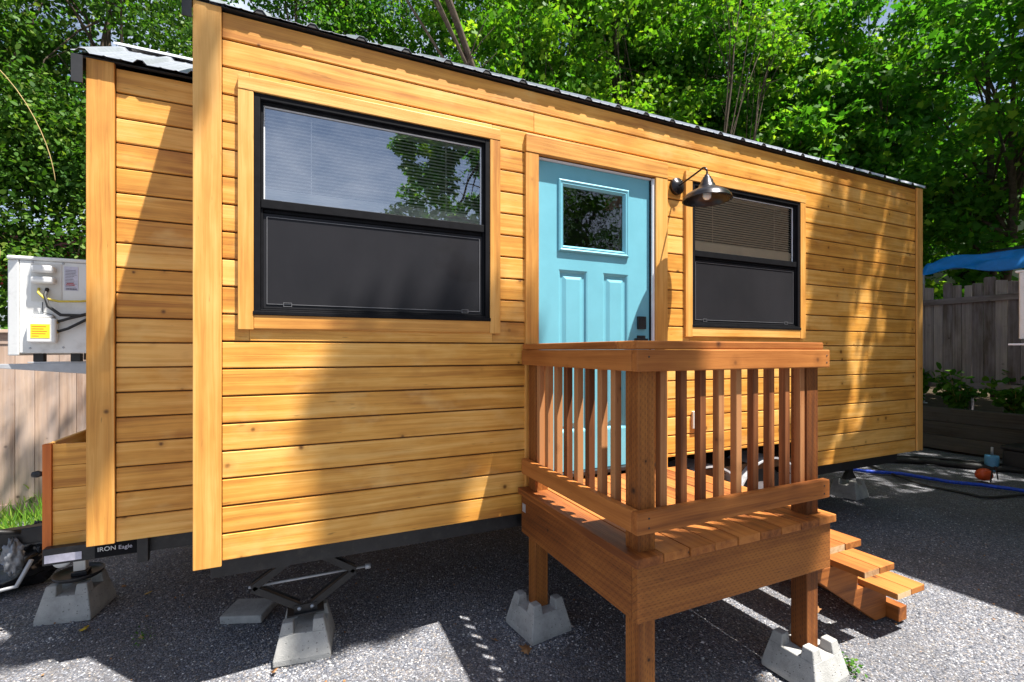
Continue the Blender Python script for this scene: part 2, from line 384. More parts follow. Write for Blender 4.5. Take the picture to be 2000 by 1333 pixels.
def text(word, size, mat, loc, rot, parent, name='lettering', ext=.0008):
    cu = bpy.data.curves.new(name, 'FONT'); cu.body = word; cu.size = size; cu.extrude = ext; cu.align_x = 'LEFT'
    t = bpy.data.objects.new(name, cu); COL.objects.link(t)
    bpy.context.view_layer.update()
    me = bpy.data.meshes.new_from_object(t); bpy.data.objects.remove(t); me.materials.clear(); me.materials.append(M[mat])
    me.transform(Matrix.Translation(Vector(loc) - ORG[parent.name]) @ rot.to_4x4())
    o = bpy.data.objects.new(name, me); COL.objects.link(o); o.parent = parent; ORG[o.name] = ORG[parent.name]; return o
FRONT = Matrix(((1, 0, 0), (0, 0, -1), (0, 1, 0)))   # text lying in xz, facing -y

# foliage -------------------------------------------------------------
OVAL = np.array([(0, 0, 0), (.28, .35, .05), (.30, .75, .04), (0, 1.0, -.06), (-.30, .75, .04), (-.28, .35, .05)])
mp_ = [(0, 0), (.20, .02), (.42, -.04), (.36, .16), (.55, .30), (.38, .36), (.50, .62), (.28, .56), (.16, .66), (0, 1.0)]
MAPLE = np.array([(x, y, .06 * abs(x) - .05 * y) for x, y in mp_] + [(-x, y, .06 * abs(x) - .05 * y) for x, y in mp_[-2:0:-1]])
def mesh_polys(name, V, k, mat, parent, rnd, smooth=False):
    """V: (N,k,3) world vertices, every face a k-gon"""
    N = len(V); o0 = np.array(ORG[parent.name]) if parent else np.zeros(3)
    me = bpy.data.meshes.new(name); me.vertices.add(N * k); me.vertices.foreach_set('co', (V.reshape(-1, 3) - o0).astype(np.float32).ravel())
    me.loops.add(N * k); me.loops.foreach_set('vertex_index', np.arange(N * k, dtype=np.int32))
    me.polygons.add(N); me.polygons.foreach_set('loop_start', np.arange(0, N * k, k, dtype=np.int32))
    try: me.polygons.foreach_set('loop_total', np.full(N, k, dtype=np.int32))
    except Exception: pass
    me.update(calc_edges=True)
    at = me.attributes.new('rnd', 'FLOAT', 'FACE'); at.data.foreach_set('value', rnd.astype(np.float32))
    me.materials.append(M[mat])
    o = bpy.data.objects.new(name, me); COL.objects.link(o)
    if parent: o.parent = parent; ORG[o.name] = ORG[parent.name]
    else: ORG[o.name] = Vector((0, 0, 0))
    return o
def leaf_verts(P, size, shape, upw=.8, rand=.7, out=None):
    N = len(P); nrm = rng.normal(size=(N, 3)) * rand; nrm[:, 2] += upw
    if out is not None: nrm += out
    nrm /= np.linalg.norm(nrm, axis=1)[:, None] + 1e-9
    t = rng.normal(size=(N, 3)); t[:, 2] -= .3; t -= (t * nrm).sum(1)[:, None] * nrm; t /= np.linalg.norm(t, axis=1)[:, None] + 1e-9
    b = np.cross(nrm, t); sz = size * rng.uniform(.5, 1.4, N)
    return P[:, None, :] + sz[:, None, None] * (shape[None, :, 0, None] * b[:, None, :] + shape[None, :, 1, None] * t[:, None, :] + shape[None, :, 2, None] * nrm[:, None, :])
def crown(parent, centers, rc, per, size, shape, mat, upw=.8, rand=.7, flat=.6, name='crown'):
    centers = np.asarray(centers, dtype=float); K = len(centers)
    r = rc * rng.uniform(.6, 1.35, K); n = np.maximum(3, (per * (r / rc) ** 2).astype(int)); rep = np.repeat(np.arange(K), n)
    d = rng.normal(size=(len(rep), 3)); d /= np.linalg.norm(d, axis=1)[:, None]
    rad = rng.uniform(0, 1, len(rep)) ** .5
    P = centers[rep] + d * (r[rep] * rad)[:, None] * np.array([1, 1, flat])
    V = leaf_verts(P, size, shape, upw, rand, d * .5)
    cl = rng.uniform(-.25, .25, K)[rep]
    rn = np.clip(rng.beta(2, 3, len(rep)) + cl, 0, 1)
    return mesh_polys(name, V, shape.shape[0], mat, parent, rn)
def ell(c, r, K, shell=.45):
    d = rng.normal(size=(K, 3)); d /= np.linalg.norm(d, axis=1)[:, None]
    return np.array(c) + d * (rng.uniform(shell, 1, K)[:, None] ** .6) * np.array(r)
def tree(name, label, base, trunks, centers, rc, per, size, shape, lmat, tmat='bark', group=None, limbs=24, r0=.14, cat='tree', **kw):
    t = thing(name, label, cat, base, group)
    mb = MB(); cs = [Vector(c) for c in centers]
    for tr in trunks:                                # tr: list of points from the ground upwards
        P = [Vector(p) for p in tr]; m = len(P)
        # densify with a little wander
        Q = []
        for i in range(m - 1):
            for k in range(4):
                q = P[i].lerp(P[i + 1], k / 4); q += Vector((random.uniform(-.04, .04), random.uniform(-.04, .04), 0)) * (1 if (i or k) else 0); Q.append(q)
        Q.append(P[-1]); L = len(Q)
        mb.tube(Q, 0, 8, rads=[r0 * (1 - .8 * i / (L - 1)) for i in range(L)])
        for j in range(limbs // len(trunks)):
            c = random.choice(cs); i = random.randint(L // 3, L - 2); a = Q[i]
            if (c - a).length > 6: continue
            md = a.lerp(c, .5) + Vector((random.uniform(-.2, .2), random.uniform(-.2, .2), .25 + .1 * random.random()))
            rr = r0 * (1 - .8 * i / (L - 1)) * .55
            pts = [a, a.lerp(md, .5) + Vector((0, 0, .08)), md, md.lerp(c, .5) + Vector((0, 0, .06)), c]
            mb.tube(pts, 0, 6, rads=[rr, rr * .75, rr * .5, rr * .3, .004])
            for s_ in range(3):
                p0 = pts[random.randint(1, 3)]; e = p0 + Vector((random.uniform(-.6, .6), random.uniform(-.6, .6), random.uniform(-.1, .6)))
                mb.tube([p0, p0.lerp(e, .5) + Vector((0, 0, .05)), e], 0, 5, rads=[rr * .3, rr * .2, .003])
    mb.build('trunk', tmat, t)
    crown(t, centers, rc, per, size, shape, lmat, **kw)
    return t

# ================================================================== SETTING: the ground
def ground_sheet():
    u = np.linspace(-1, 1, 321); sx = np.sinh(u * 5.2) / math.sinh(5.2) * 90 + u * 3
    X, Y = np.meshgrid(sx + 1.0, sx + 0.0, indexing='ij')
    Z = .010 * np.sin(X * 2.1 + 1.3 * np.sin(Y * 1.7)) * np.cos(Y * 2.6 + X * .6) + .006 * np.sin(X * 6.3 + Y * 4.1)
    Z = Z - .012
    n = len(u); me = bpy.data.meshes.new('gravel_ground')
    V = np.stack([X, Y, Z], -1).reshape(-1, 3)
    i = np.arange(n * n).reshape(n, n); Fq = np.stack([i[:-1, :-1], i[1:, :-1], i[1:, 1:], i[:-1, 1:]], -1).reshape(-1, 4)
    me.from_pydata(V.tolist(), [], Fq.tolist()); me.materials.append(M['gravel'])
    for p in me.polygons: p.use_smooth = True
    o = bpy.data.objects.new('ground', me); COL.objects.link(o); o['kind'] = 'structure'
ground_sheet()
def gz(x, y):
    return .010 * np.sin(x * 2.1 + 1.3 * np.sin(y * 1.7)) * np.cos(y * 2.6 + x * .6) + .006 * np.sin(x * 6.3 + y * 4.1) - .012
def stones():
    N = 110000
    D = rng.uniform(0.55, 1, N) ** 1.0
    x = rng.uniform(-3.2, 6.5, N); y = rng.uniform(-1.9, 3.0, N)
    dist = np.hypot(x, y - CAMY); keep = rng.uniform(0, 1, N) < np.clip(2.6 / dist, .1, 1) ** 1.5
    x, y = x[keep], y[keep]; N = len(x)
    for (cx, cy) in ((1.34, -1.04), (2.42, -1.04), (1.34, -.10), (.02, .28), (-1.45, 1.15)):
        m_ = 900; t_ = rng.uniform(0, 6.28, m_); rr = .165 + np.abs(rng.normal(0, .03, m_)); q_ = rr / np.maximum(np.abs(np.cos(t_)), np.abs(np.sin(t_)))
        x = np.append(x, cx + q_ * np.cos(t_)); y = np.append(y, cy + q_ * np.sin(t_))
    N = len(x)
    s = rng.uniform(.0028, .0072, N) * (1 + (rng.uniform(0, 1, N) > .97) * .8)
    base = np.array([(1, 0, 0), (.2, 1, .1), (-1, .1, 0), (-.1, -1, -.1), (.1, 0, .75), (0, .1, -.6)])
    tri = np.array([(0, 1, 4), (1, 2, 4), (2, 3, 4), (3, 0, 4), (1, 0, 5), (2, 1, 5), (3, 2, 5), (0, 3, 5)])[:4]
    B = base[None] * rng.uniform(.65, 1.25, (N, 6, 3)) * s[:, None, None]
    a = rng.uniform(0, 6.28, N); c, sn = np.cos(a), np.sin(a)
    Bx = B[:, :, 0] * c[:, None] - B[:, :, 1] * sn[:, None]; By = B[:, :, 0] * sn[:, None] + B[:, :, 1] * c[:, None]
    P = np.stack([Bx + x[:, None], By + y[:, None], B[:, :, 2] + (gz(x, y) + s * .25)[:, None]], -1)
    V = P[:, tri, :].reshape(-1, 3, 3); rn = np.repeat(rng.uniform(0, 1, N), 4)
    o = mesh_polys('gravel', V, 3, 'stone', None, rn); o['kind'] = 'stuff'
    tag(o, 'loose grey gravel stones strewn over the yard', 'gravel')
stones()

# ================================================================== TINY HOUSE
ZB, ZT, PIT = .664, 3.326, .1331
house = thing('tiny_house', 'honey-stained timber tiny house on a trailer with teal door and black windows', 'tiny house', (2.7, 1.2, 0))
XL, XR = -.447, 5.80
OPEN = [(-.215, 1.075, 1.84, 2.975), (2.66, 3.92, 1.84, 2.965), (1.36, 2.335, .80, 2.92), (2.45, 4.08, .5, .905)]
def siding(mb, x0, x1, yf, zb, zt, opens, butt=()):
    k = 0; z = zb
    while z < zt - .02:
        z1 = min(z + PIT, zt)
        segs = [(x0, x1)]; part = []
        for (a, b, c, d) in opens:
            if c < z1 - .012 and c > z + .012: part.append((a, b, z, c))
            if d < z1 - .012 and d > z + .012: part.append((a, b, d, z1))
        for (a, b, c, d) in part:
            a, b = max(a, x0), min(b, x1); lo, hi = (c + .002, d - .001) if c == z else (c + .001, d - .0045)
            mb.prism([(yf + .018, lo), (yf + .001, lo), (yf, lo + .001), (yf, hi - .004), (yf + .006, hi), (yf + .018, hi)], 'x', a, b, 'x')
        for (a, b, c, d) in opens:
            if z < d - .01 and z1 > c + .01:
                ns = []
                for (s0, s1) in segs:
                    if a > s0: ns.append((s0, min(a, s1)))
                    if b < s1: ns.append((max(b, s0), s1))
                segs = [q for q in ns if q[1] - q[0] > .02]
        for (s0, s1) in segs:
            cuts = [s0] + sorted(c for (kk, c) in butt if kk == k and s0 + .05 < c < s1 - .05) + [s1]
            for a, b in zip(cuts[:-1], cuts[1:]):
                # board with a shiplap-like profile: rounded lower lip, bevelled upper edge
                prof = [(yf + .018, z + .002), (yf + .003, z + .002), (yf, z + .0055), (yf, z1 - .0090), (yf + .007, z1 - .0055), (yf + .018, z1 - .0055)]
                mb.prism(prof, 'x', a + .0012, b - .0012, 'x')
        z = z1; k += 1
mb = MB(); siding(mb, XL + .1165, XR - .1, 0, ZB, ZT, OPEN, [(18, 1.36), (7, 4.9)]); mb.build('front_wall', 'siding', house, bevel=.0015, seg=1)
# backing, cut round the openings
mb = MB()
def backing(mb, x0, x1, y0, y1, z0, z1, opens):
    xs = sorted({x0, x1} | {v for o in opens for v in o[:2]}); zs = sorted({z0, z1} | {v for o in opens for v in o[2:] if z0 < v < z1})
    for a, b in zip(xs[:-1], xs[1:]):
        for c, d in zip(zs[:-1], zs[1:]):
            mxx, mzz = (a + b) / 2, (c + d) / 2
            if any(o[0] < mxx < o[1] and o[2] < mzz < o[3] for o in opens): continue
            mb.box(a, b, y0, y1, c, d)
backing(mb, XL + .02, XR - .02, .0145, .10, ZB + .02, ZT - .01, OPEN)
mb.box(XL + .02, XR - .02, 2.5, 2.6, ZB + .02, ZT + .28)
for xa in (XL + .02, XR - .08): mb.prism([(.1, ZB + .02), (.1, ZT + .06), (.66, ZT + .42), (2.499, ZT + .28), (2.499, ZB + .02)], 'x', xa, xa + .06)
mb.box(XL + .08, XR - .08, .1, 2.5, ZB + .02, ZB + .08)
mb.build('wall_sheathing', 'groove', house)
mb = MB(); mb.box(XL, XL + .1155, -.019, .0, ZB - .018, ZT + .004, 'z'); mb.box(XL - .001, XL + .019, .001, .5, ZB - .018, ZT, 'z'); mb.build('corner_trim', 'trim', house, bevel=.003)
mb = MB(); mb.box(XR - .0985, XR, -.019, .0, ZB + .005, ZT + .004, 'z'); mb.box(XR - .02, XR + .001, .001, 2.6, ZB + .005, ZT, 'z'); mb.build('corner_trim', 'trim', house, bevel=.003)
# set-back section on the left
Y2, X2 = .50, -.995
mb = MB(); siding(mb, X2 + .118, XL + .02, Y2, ZB - .002, 3.19, []); mb.build('recessed_wall', 'siding', house, bevel=.0015, seg=1)
mb = MB(); mb.box(X2, X2 + .1165, Y2 - .02, Y2, ZB - .0, 3.20, 'z'); mb.box(X2 - .001, X2 + .019, Y2 + .001, 2.6, ZB, 3.2, 'z'); mb.build('corner_trim', 'trim', house, bevel=.003)
mb = MB(); mb.box(X2 + .02, XL, Y2 + .0145, Y2 + .08, ZB + .02, 3.18); mb.box(X2 + .02, XL + .02, 2.5, 2.6, ZB + .02, 3.6); mb.box(X2 + .02, XL + .02, Y2 + .08, 2.5, ZB + .02, ZB + .08)
mb.prism([(Y2 + .08, 3.18), (1.15, 3.60), (2.55, 3.60), (2.55, ZB + .1), (Y2 + .08, ZB + .1)], 'x', X2 + .02, X2 + .06)
mb.build('wall_sheathing', 'groove', house)

# corrugated roofs --------------------------------------------------
def ribsheet(mb, x0, x1, pts, pitch=.24, xoff=0.0, h=.02):
    """pts: (y,z) polyline up the slope; ribs run along it"""
    xs = []; n0 = int(math.floor((x0 - xoff) / pitch)) - 1
    x = n0 * pitch + xoff
    cols = []
    while x < x1 + pitch:
        for dx, hh in ((0, 0), (.018, h), (.042, h), (.060, 0), (.11, .0015), (.12, .005), (.13, .0015), (.18, .0015), (.19, .005), (.2, .0015)):
            if x0 <= x + dx <= x1: cols.append((x + dx, hh))
        x += pitch
    cols = [(x0, 0)] + cols + [(x1, 0)]
    vs = []; n = len(cols)
    for (y, z) in pts:
        for (cx, hh) in cols: vs.append((cx, y, z + hh))
    fs = [(j * n + i, j * n + i + 1, (j + 1) * n + i + 1, (j + 1) * n + i) for j in range(len(pts) - 1) for i in range(n - 1)]
    mb.add(vs, fs)
roofm = MB(); ribsheet(roofm, XL - .045, XR + .04, [(-.030, ZT + .010), (-.026, ZT + .0135), (.66, ZT + .441), (2.65, ZT + .30)], xoff=-.197, h=.022)
rf = roofm.build('roof', 'galv', house, solid=.0016)
mb = MB(); mb.box(XL + .0, XR - .0, -.017, .05, ZT + .0045, ZT + .0075); mb.prism([(-.03, ZT - .03), (-.03, ZT + .004), (.66, ZT + .44), (2.6, ZT + .29), (2.6, ZT + .2), (.66, ZT + .35)], 'x', XL - .04, XL - .034)
mb.box(XL - .04, XL - .001, -.036, -.030, ZT - .09, ZT + .004)
for ki in range(-2, 27):
    rx = -.197 + .24 * ki
    if XL - .04 < rx < XR - .03: mb.prism([(rx + .004, ZT + .013), (rx + .056, ZT + .013), (rx + .041, ZT + .031), (rx + .019, ZT + .031)], 'y', -.027, -.012)
mb.build('roof_flashing', 'soffit', rf)
roofm = MB(); ribsheet(roofm, X2 - .05, XL - .003, [(Y2 - .055, 3.205), (Y2 - .05, 3.21), (1.15, 3.625)], pitch=.24, xoff=-1.03)
rf2 = roofm.build('roof', 'galv', house, solid=.0016)
mb = MB(); mb.prism([(1.06, 3.60), (1.06, 3.612), (1.16, 3.667), (1.30, 3.65), (1.30, 3.63), (1.16, 3.645)], 'x', X2 - .05, XL - .003); mb.build('ridge_cap', 'whitepaint', rf2)
mb = MB(); mb.prism([(Y2 - .05, 3.10), (Y2 - .05, 3.19), (1.15, 3.615), (1.15, 3.5)], 'x', X2 - .045, X2 - .038); mb.box(X2 - .037, XL - .004, Y2 - .022, Y2 - .002, 3.2, 3.206)
mb.box(X2 - .048, X2 - .002, Y2 - .056, Y2 - .051, 3.05, 3.19)
mb.prism([(1.3, 3.62), (1.3, 3.635), (2.62, 3.62), (2.62, 3.605)], 'x', X2, XL)
mb.build('roof_flashing', 'soffit', rf2)

# windows -----------------------------------------------------------
def window(x0, x1, z0, z1, zm, tl, blindmat, gmat, label, blinddrop):
    tr = MB()
    t = .068
    tr.box(x0 - t, x0 - .001, -.019, .01, z0 - .075, z1 + .0005, 'z'); tr.box(x1 + .001, x1 + t, -.019, .01, z0 - .075, z1 + .0005, 'z')
    tr.box(x0 - t, x1 + t, -.021, .01, z1 + .002, z1 + .068, 'x'); tr.box(x0, x1, -.017, .01, z0 - .07, z0 - .001, 'x')
    w_ = tr.build('window', 'trim', house, bevel=.0025); w_['label'] = label
    fr = MB(); e = .022
    def ring(a, b, c, d, wd, y0, y1, mb=fr):
        mb.box(a, a + wd, y0, y1, c, d, 'z'); mb.box(b - wd, b, y0, y1, c, d, 'z'); mb.box(a + wd, b - wd, y0, y1, c, c + wd); mb.box(a + wd, b - wd, y0, y1, d - wd, d)
    ring(x0, x1, z0, z1, .028, -.014, .07)
    ring(x0 + .028, x1 - .028, z0 + .028, z1 - .028, .012, .004, .07)
    fr.box(x0 + .03, x1 - .03, -.004, .035, zm - .022, zm + .022)
    fr.box(x0 + .04, x1 - .04, .018, .045, zm - .04, zm - .0225)
    fr.box(x0 - .004, x1 + .004, -.022, -.0145, z0 - .002, z0 + .018)
    f_ = fr.build('frame', 'black_vinyl', w_, bevel=.0025)
    g = MB(); g.add([(x0 + .04, .030, zm + .022), (x1 - .04, .030, zm + .022), (x1 - .04, .030, z1 - .04), (x0 + .04, .030, z1 - .04)], [(0, 1, 2, 3)]); g.build('pane', gmat, w_)
    ug = MB(); a, b, c, d = x0 + .041, x1 - .041, zm + .0225, z1 - .0405
    ring(a, b, c, d, .006, .024, .029, ug); ug.build('glazing_bead', 'whitepaint', w_)
    s = MB(); s.box(x0 + .041, x1 - .041, .013, .015, z0 + .041, zm - .045); s.build('insect_screen', 'screen', w_)
    sf = MB(); a, b, c, d = x0 + .055, x1 - .055, z0 + .055, zm - .06; ring(a, b, c, d, .003, .0095, .0125, sf)
    for xx in (x0 + .13, x1 - .17):
        ring(xx, xx + .04, z0 + .045, z0 + .066, .0025, .006, .0093, sf)
    sf.build('screen_frame', 'screenline', w_)
    bl = MB(); z = z1 - .05; top = z
    zend = zm + blinddrop
    while z > zend:
        bl.box(x0 + .045, x1 - .045, .060, .083, z - .0008, z + .0008, M4=None) if False else bl.add(
            [(x0 + .045, .040, z - .009), (x1 - .045, .040, z - .009), (x1 - .045, .058, z + .006), (x0 + .045, .058, z + .006)], [(0, 1, 2, 3)], rnd=.5)
        z -= .0185
    bl.box(x0 + .045, x1 - .045, .055, .09, z1 - .055, z1 - .04)
    # bunched slats and bottom rail
    zz = zend + .055
    for k in range(9):
        zz2 = zend - k * .0075
        bl.box(x0 + .045, x1 - .045, .039 + .002 * (k % 2), .062, zz2 - .0032, zz2 + .0032)
    for xx in (x0 + .26, x1 - .26): bl.box(xx, xx + .004, .037, .0385, zend, z1 - .05)
    bl.build('blind', blindmat, w_, bevel=0)
    # dark sheet standing in for the unlit room behind
    rm = MB(); rm.box(x0 - .1, x1 + .1, .30, .31, z0 - .1, z1 + .1); rm.build('room_shade', 'interior', w_)
    return w_
window(-.195, 1.055, 1.86, 2.955, 2.415, 0, 'blind', 'glass', 'left black double-hung window with white blinds and a screened lower half', .085)
window(2.678, 3.902, 1.86, 2.945, 2.415, 0, 'beigeblind', 'glass_r', 'right black double-hung window with beige blinds behind the lamp', .10)

# door --------------------------------------------------------------
DX0, DX1, DZ0, DZ1 = 1.393, 2.306, .885, 2.905
dm = MB(); yD = .028
GX0, GX1, GZ0, GZ1 = 1.567, 2.10, 2.35, 2.79
pan = [(1.555, 1.780, 1.14, 2.215), (1.905, 2.120, 1.14, 2.215)]
backing(dm, DX0, DX1, yD, yD + .044, DZ0, DZ1, [(GX0, GX1, GZ0, GZ1)] + pan)
door = dm.build('door', 'teal', house)
pm = MB()
for (a, b, c, d) in pan:
    def rect(i, y): return [(a + i, y, c + i), (b - i, y, c + i), (b - i, y, d - i), (a + i, y, d - i)]
    rings = [rect(0, yD), rect(.010, yD + .004), (rect(.020, yD + .016)), rect(.034, yD + .016), rect(.060, yD + .004)]
    vs = [p for r_ in rings for p in r_]; fs = []
    for i in range(len(rings) - 1):
        for k in range(4): fs.append((i * 4 + k, i * 4 + (k + 1) % 4, (i + 1) * 4 + (k + 1) % 4, (i + 1) * 4 + k))
    L = (len(rings) - 1) * 4; fs.append((L, L + 1, L + 2, L + 3)); pm.add(vs, fs)
pm.build('raised_panel', 'teal', door)
wm = MB()
def molding(mb, a, b, c, d):
    prof = [(-.016, yD), (-.016, yD - .012), (-.006, yD - .018), (.004, yD - .012), (.012, yD - .014), (.026, yD + .006), (.026, yD + .03)]
    vs = []; fs = []; n = len(prof)
    for (i, y) in prof: vs += [(a + i, y, c + i), (b - i, y, c + i), (b - i, y, d - i), (a + i, y, d - i)]
    for i in range(n - 1):
        for k in range(4): fs.append((i * 4 + k, i * 4 + (k + 1) % 4, (i + 1) * 4 + (k + 1) % 4, (i + 1) * 4 + k))
    mb.add(vs, fs)
molding(wm, GX0, GX1, GZ0, GZ1); wm.build('window_moulding', 'teal', door)
gm = MB(); gm.add([(GX0 + .024, yD + .008, GZ0 + .024), (GX1 - .024, yD + .008, GZ0 + .024), (GX1 - .024, yD + .008, GZ1 - .024), (GX0 + .024, yD + .008, GZ1 - .024)], [(0, 1, 2, 3)]); gm.build('pane', 'glass_door', door)
gm = MB(); gm.box(GX0 - .02, GX1 + .02, .25, .26, GZ0 - .1, GZ1 + .1); gm.build('room_shade', 'interior', door)  # darkness of the unlit room put into a plain sheet
k = MB(); k.box(2.195, 2.262, yD - .022, yD - .001, 1.835, 1.925); k.box(2.205, 2.252, yD - .026, yD - .0225, 1.865, 1.915); k.build('deadbolt', 'black_metal', door, bevel=.004)
k = MB(); k.box(2.195, 2.262, yD - .014, yD - .001, 1.725, 1.79); k.tube([(2.228, yD - .014, 1.757), (2.228, yD - .05, 1.757)], .011, 12); k.box(2.13, 2.245, yD - .062, yD - .046, 1.748, 1.768); k.build('handle', 'black_metal', door, bevel=.003)
k = MB(); k.box(DX0 - .02, DX1 + .02, -.015, .09, DZ0 - .03, DZ0 - .004); k.build('threshold', 'black_metal', house, bevel=.003)
k = MB(); k.box(DX1 + .0045, DX1 + .022, -.004, .08, DZ0, DZ1 + .006, 'z'); k.box(DX0 - .01, DX0 - .003, .0, .08, DZ0, DZ1 + .006, 'z'); k.box(DX0 - .003, DX1 + .004, .01, .08, DZ1 + .003, DZ1 + .012); k.build('door_jamb', 'whitepaint', house)
k = MB(); k.box(DX1 + .0005, DX1 + .004, .012, .05, DZ0, DZ1, 'z'); k.build('door_seal', 'black_vinyl', house)
k = MB(); k.box(1.295, 1.386, -.019, .012, ZB + .06, 2.9225, 'z'); k.build('door_trim', 'trim', house, bevel=.003)
k = MB(); k.box(2.330, 2.437, -.019, .012, ZB + .06, 2.9225, 'z'); k.build('door_trim', 'trim', house, bevel=.003)
k = MB(); k.box(1.295, 2.437, -.022, .012, 2.924, 3.035); k.build('door_trim', 'trim', house, bevel=.003)
# outlet box by the door
k = MB(); k.box(2.68, 2.76, -.022, -.001, 1.10, 1.23); k.build('outlet_cover', 'cream', house, bevel=.004)
# chassis
k = MB()
k.box(XL + .06, 2.43, .06, .11, ZB - .10, ZB - .004); k.box(4.095, XR - .3, .06, .11, ZB - .10, ZB - .004); k.box(2.0, 4.6, .64, .70, ZB - .10, ZB - .004); k.box(XL + .06, XR - .3, 1.9, 1.96, ZB - .14, ZB - .004)
for i in range(11): k.box(XL + .2 + i * .52, XL + .25 + i * .52, .11, 1.9, ZB - .07, ZB - .008)
k.box(-1.20, XL + .3, Y2 + .07, Y2 + .12, ZB - .098, ZB - .012)
k.box(-.795, -.745, Y2 + .03, Y2 + .068, ZB - .14, ZB + .0)
k.box(-.9, 1.6, .9, .98, ZB - .16, ZB - .07)
k.build('chassis_frame', 'black_metal', house, bevel=.003)
k = MB(); k.box(.18, .95, .35, .75, .44, .56); k.build('underfloor_tank', 'rubber', house, bevel=.03)
stk = MB(); stk.box(-.985, -.80, Y2 + .0655, Y2 + .0695, ZB - .092, ZB - .016); st = stk.build('maker_sticker', 'black_vinyl', house)
text('IRON', .033, 'paint_white_text', (-.975, Y2 + .065, ZB - .060), FRONT, st)
text('Eagle', .030, 'stickerpale', (-.885, Y2 + .065, ZB - .060), FRONT, st)
k = MB(); k.box(-1.19, -1.04, Y2 + .0655, Y2 + .0695, ZB - .085, ZB - .045); k.build('maker_sticker', 'stickerpale', house)
# wheel arch and wheels behind the porch
def wheel(xc, zc=.36):
    t = MB(); pr = []
    for i in range(25):
        a = -math.pi / 2 + math.pi * i / 24
        pr.append((.33 + .03 * math.cos(a), .12 + .11 * math.sin(a)))
    t.lathe([(.20, .01)] + pr + [(.20, .23)], (xc, .14, zc), 40, 'y')
    ty = t.build('tyre', 'rubber', house)
    r_ = MB(); r_.lathe([(.0, .035), (.05, .03), (.07, .05), (.15, .055), (.17, .03), (.205, .012), (.215, .02)], (xc, .14, zc), 40, 'y'); r_.build('rim', 'white', ty)
wheel(2.90); wheel(3.62)
k = MB(); k.box(2.44, 4.09, .60, .62, .30, .93); k.box(2.437, 2.45, .02, .60, .60, .93); k.box(4.082, 4.09, .02, .60, .60, .93); k.box(2.45, 4.08, .02, .60, .912, .93); k.build('wheel_well', 'black_metal', house)
def fender(xc):
    q = MB(); ri, ro = .415, .43; n = 20; poly = []
    for i in range(n + 1):
        t = math.pi * (.08 + .84 * i / n); poly.append((t,))
    vs = []; fs = []
    for (t,) in poly:
        for rr in (ri, ro):
            for yy in (.035, .33): vs.append((xc + rr * math.cos(t), yy, .36 + rr * math.sin(t)))
    for i in range(n):
        b_ = i * 4; c_ = b_ + 4
        fs += [(b_, c_, c_ + 2, b_ + 2), (b_ + 1, b_ + 3, c_ + 3, c_ + 1), (b_ + 2, c_ + 2, c_ + 3, b_ + 3), (b_, b_ + 1, c_ + 1, c_)]
    fs += [(0, 2, 3, 1), (4 * n, 4 * n + 1, 4 * n + 3, 4 * n + 2)]
    q.add(vs, fs); q.build('fender', 'stone_alu', house)
fender(2.90); fender(3.62)

# wall lamp -----------------------------------------------------------
LX, LZ = 2.53, 1.68 + 1.205
lamp = thing('wall_lamp', 'dark bronze barn lamp on a gooseneck arm beside the teal door', 'lamp', (LX, 0, LZ))
m_ = MB(); m_.lathe([(0, -.040), (.030, -.040), (.034, -.034), (.055, -.030), (.060, -.024), (.062, -.002), (.0, -.002)], (LX, 0, LZ), 36, 'y')
for a_ in (1.0, 4.14): m_.lathe([(0, -.036), (.006, -.036), (.007, -.03)], (LX + .04 * math.cos(a_), 0, LZ + .04 * math.sin(a_)), 10, 'y')
m_.build('wall_plate', 'bronze', lamp)
YL = -.29; SZ = LZ - .178          # shade rim height
arm = [(LX, -.035, LZ), (LX, -.06, LZ + .004)]
for i in range(1, 9): arm.append((LX, -.06 - .175 * i / 8, LZ + .004 + .040 * i / 8))
for i in range(1, 12):
    a = R(103) - R(103) * i / 11 ; arm.append((LX, -.250 - .040 * math.cos(a), LZ + .010 + .040 * math.sin(a)))
arm += [(LX, YL, LZ - .005), (LX, YL, LZ - .03)]
m_ = MB(); m_.tube(arm, .0065, 12); m_.build('arm', 'bronze', lamp)
m_ = MB(); prof = [(r_ * 1.07, h_ * .92) for r_, h_ in [(.0, .185), (.014, .185), (.016, .172), (.024, .166), (.028, .150), (.034, .146), (.040, .118), (.047, .112), (.051, .096), (.064, .080), (.098, .062), (.128, .040), (.143, .018), (.147, .004), (.150, .0)]]
inner = [(r * .975 - .001, h - .003) for r, h in reversed(prof[7:])] + [(.0, .08)]
m_.lathe(prof + [(.1615, -.003)] + inner, (LX, YL, SZ), 56); m_.build('shade', 'bronze', lamp)
m_ = MB(); m_.lathe([(0, -.002), (.012, .0), (.024, .010), (.029, .026), (.026, .044), (.016, .060), (.014, .09)], (LX, YL, SZ), 28); m_.build('bulb', 'bulb', lamp)

# ================================================================== PORCH
PX0, PX1, PY, DT = 1.257, 2.503, -1.12, .84
porch = thing('porch', 'red-brown stained timber porch with slatted railing in front of the teal door', 'porch', (1.9, -.6, 0))
TH = .038
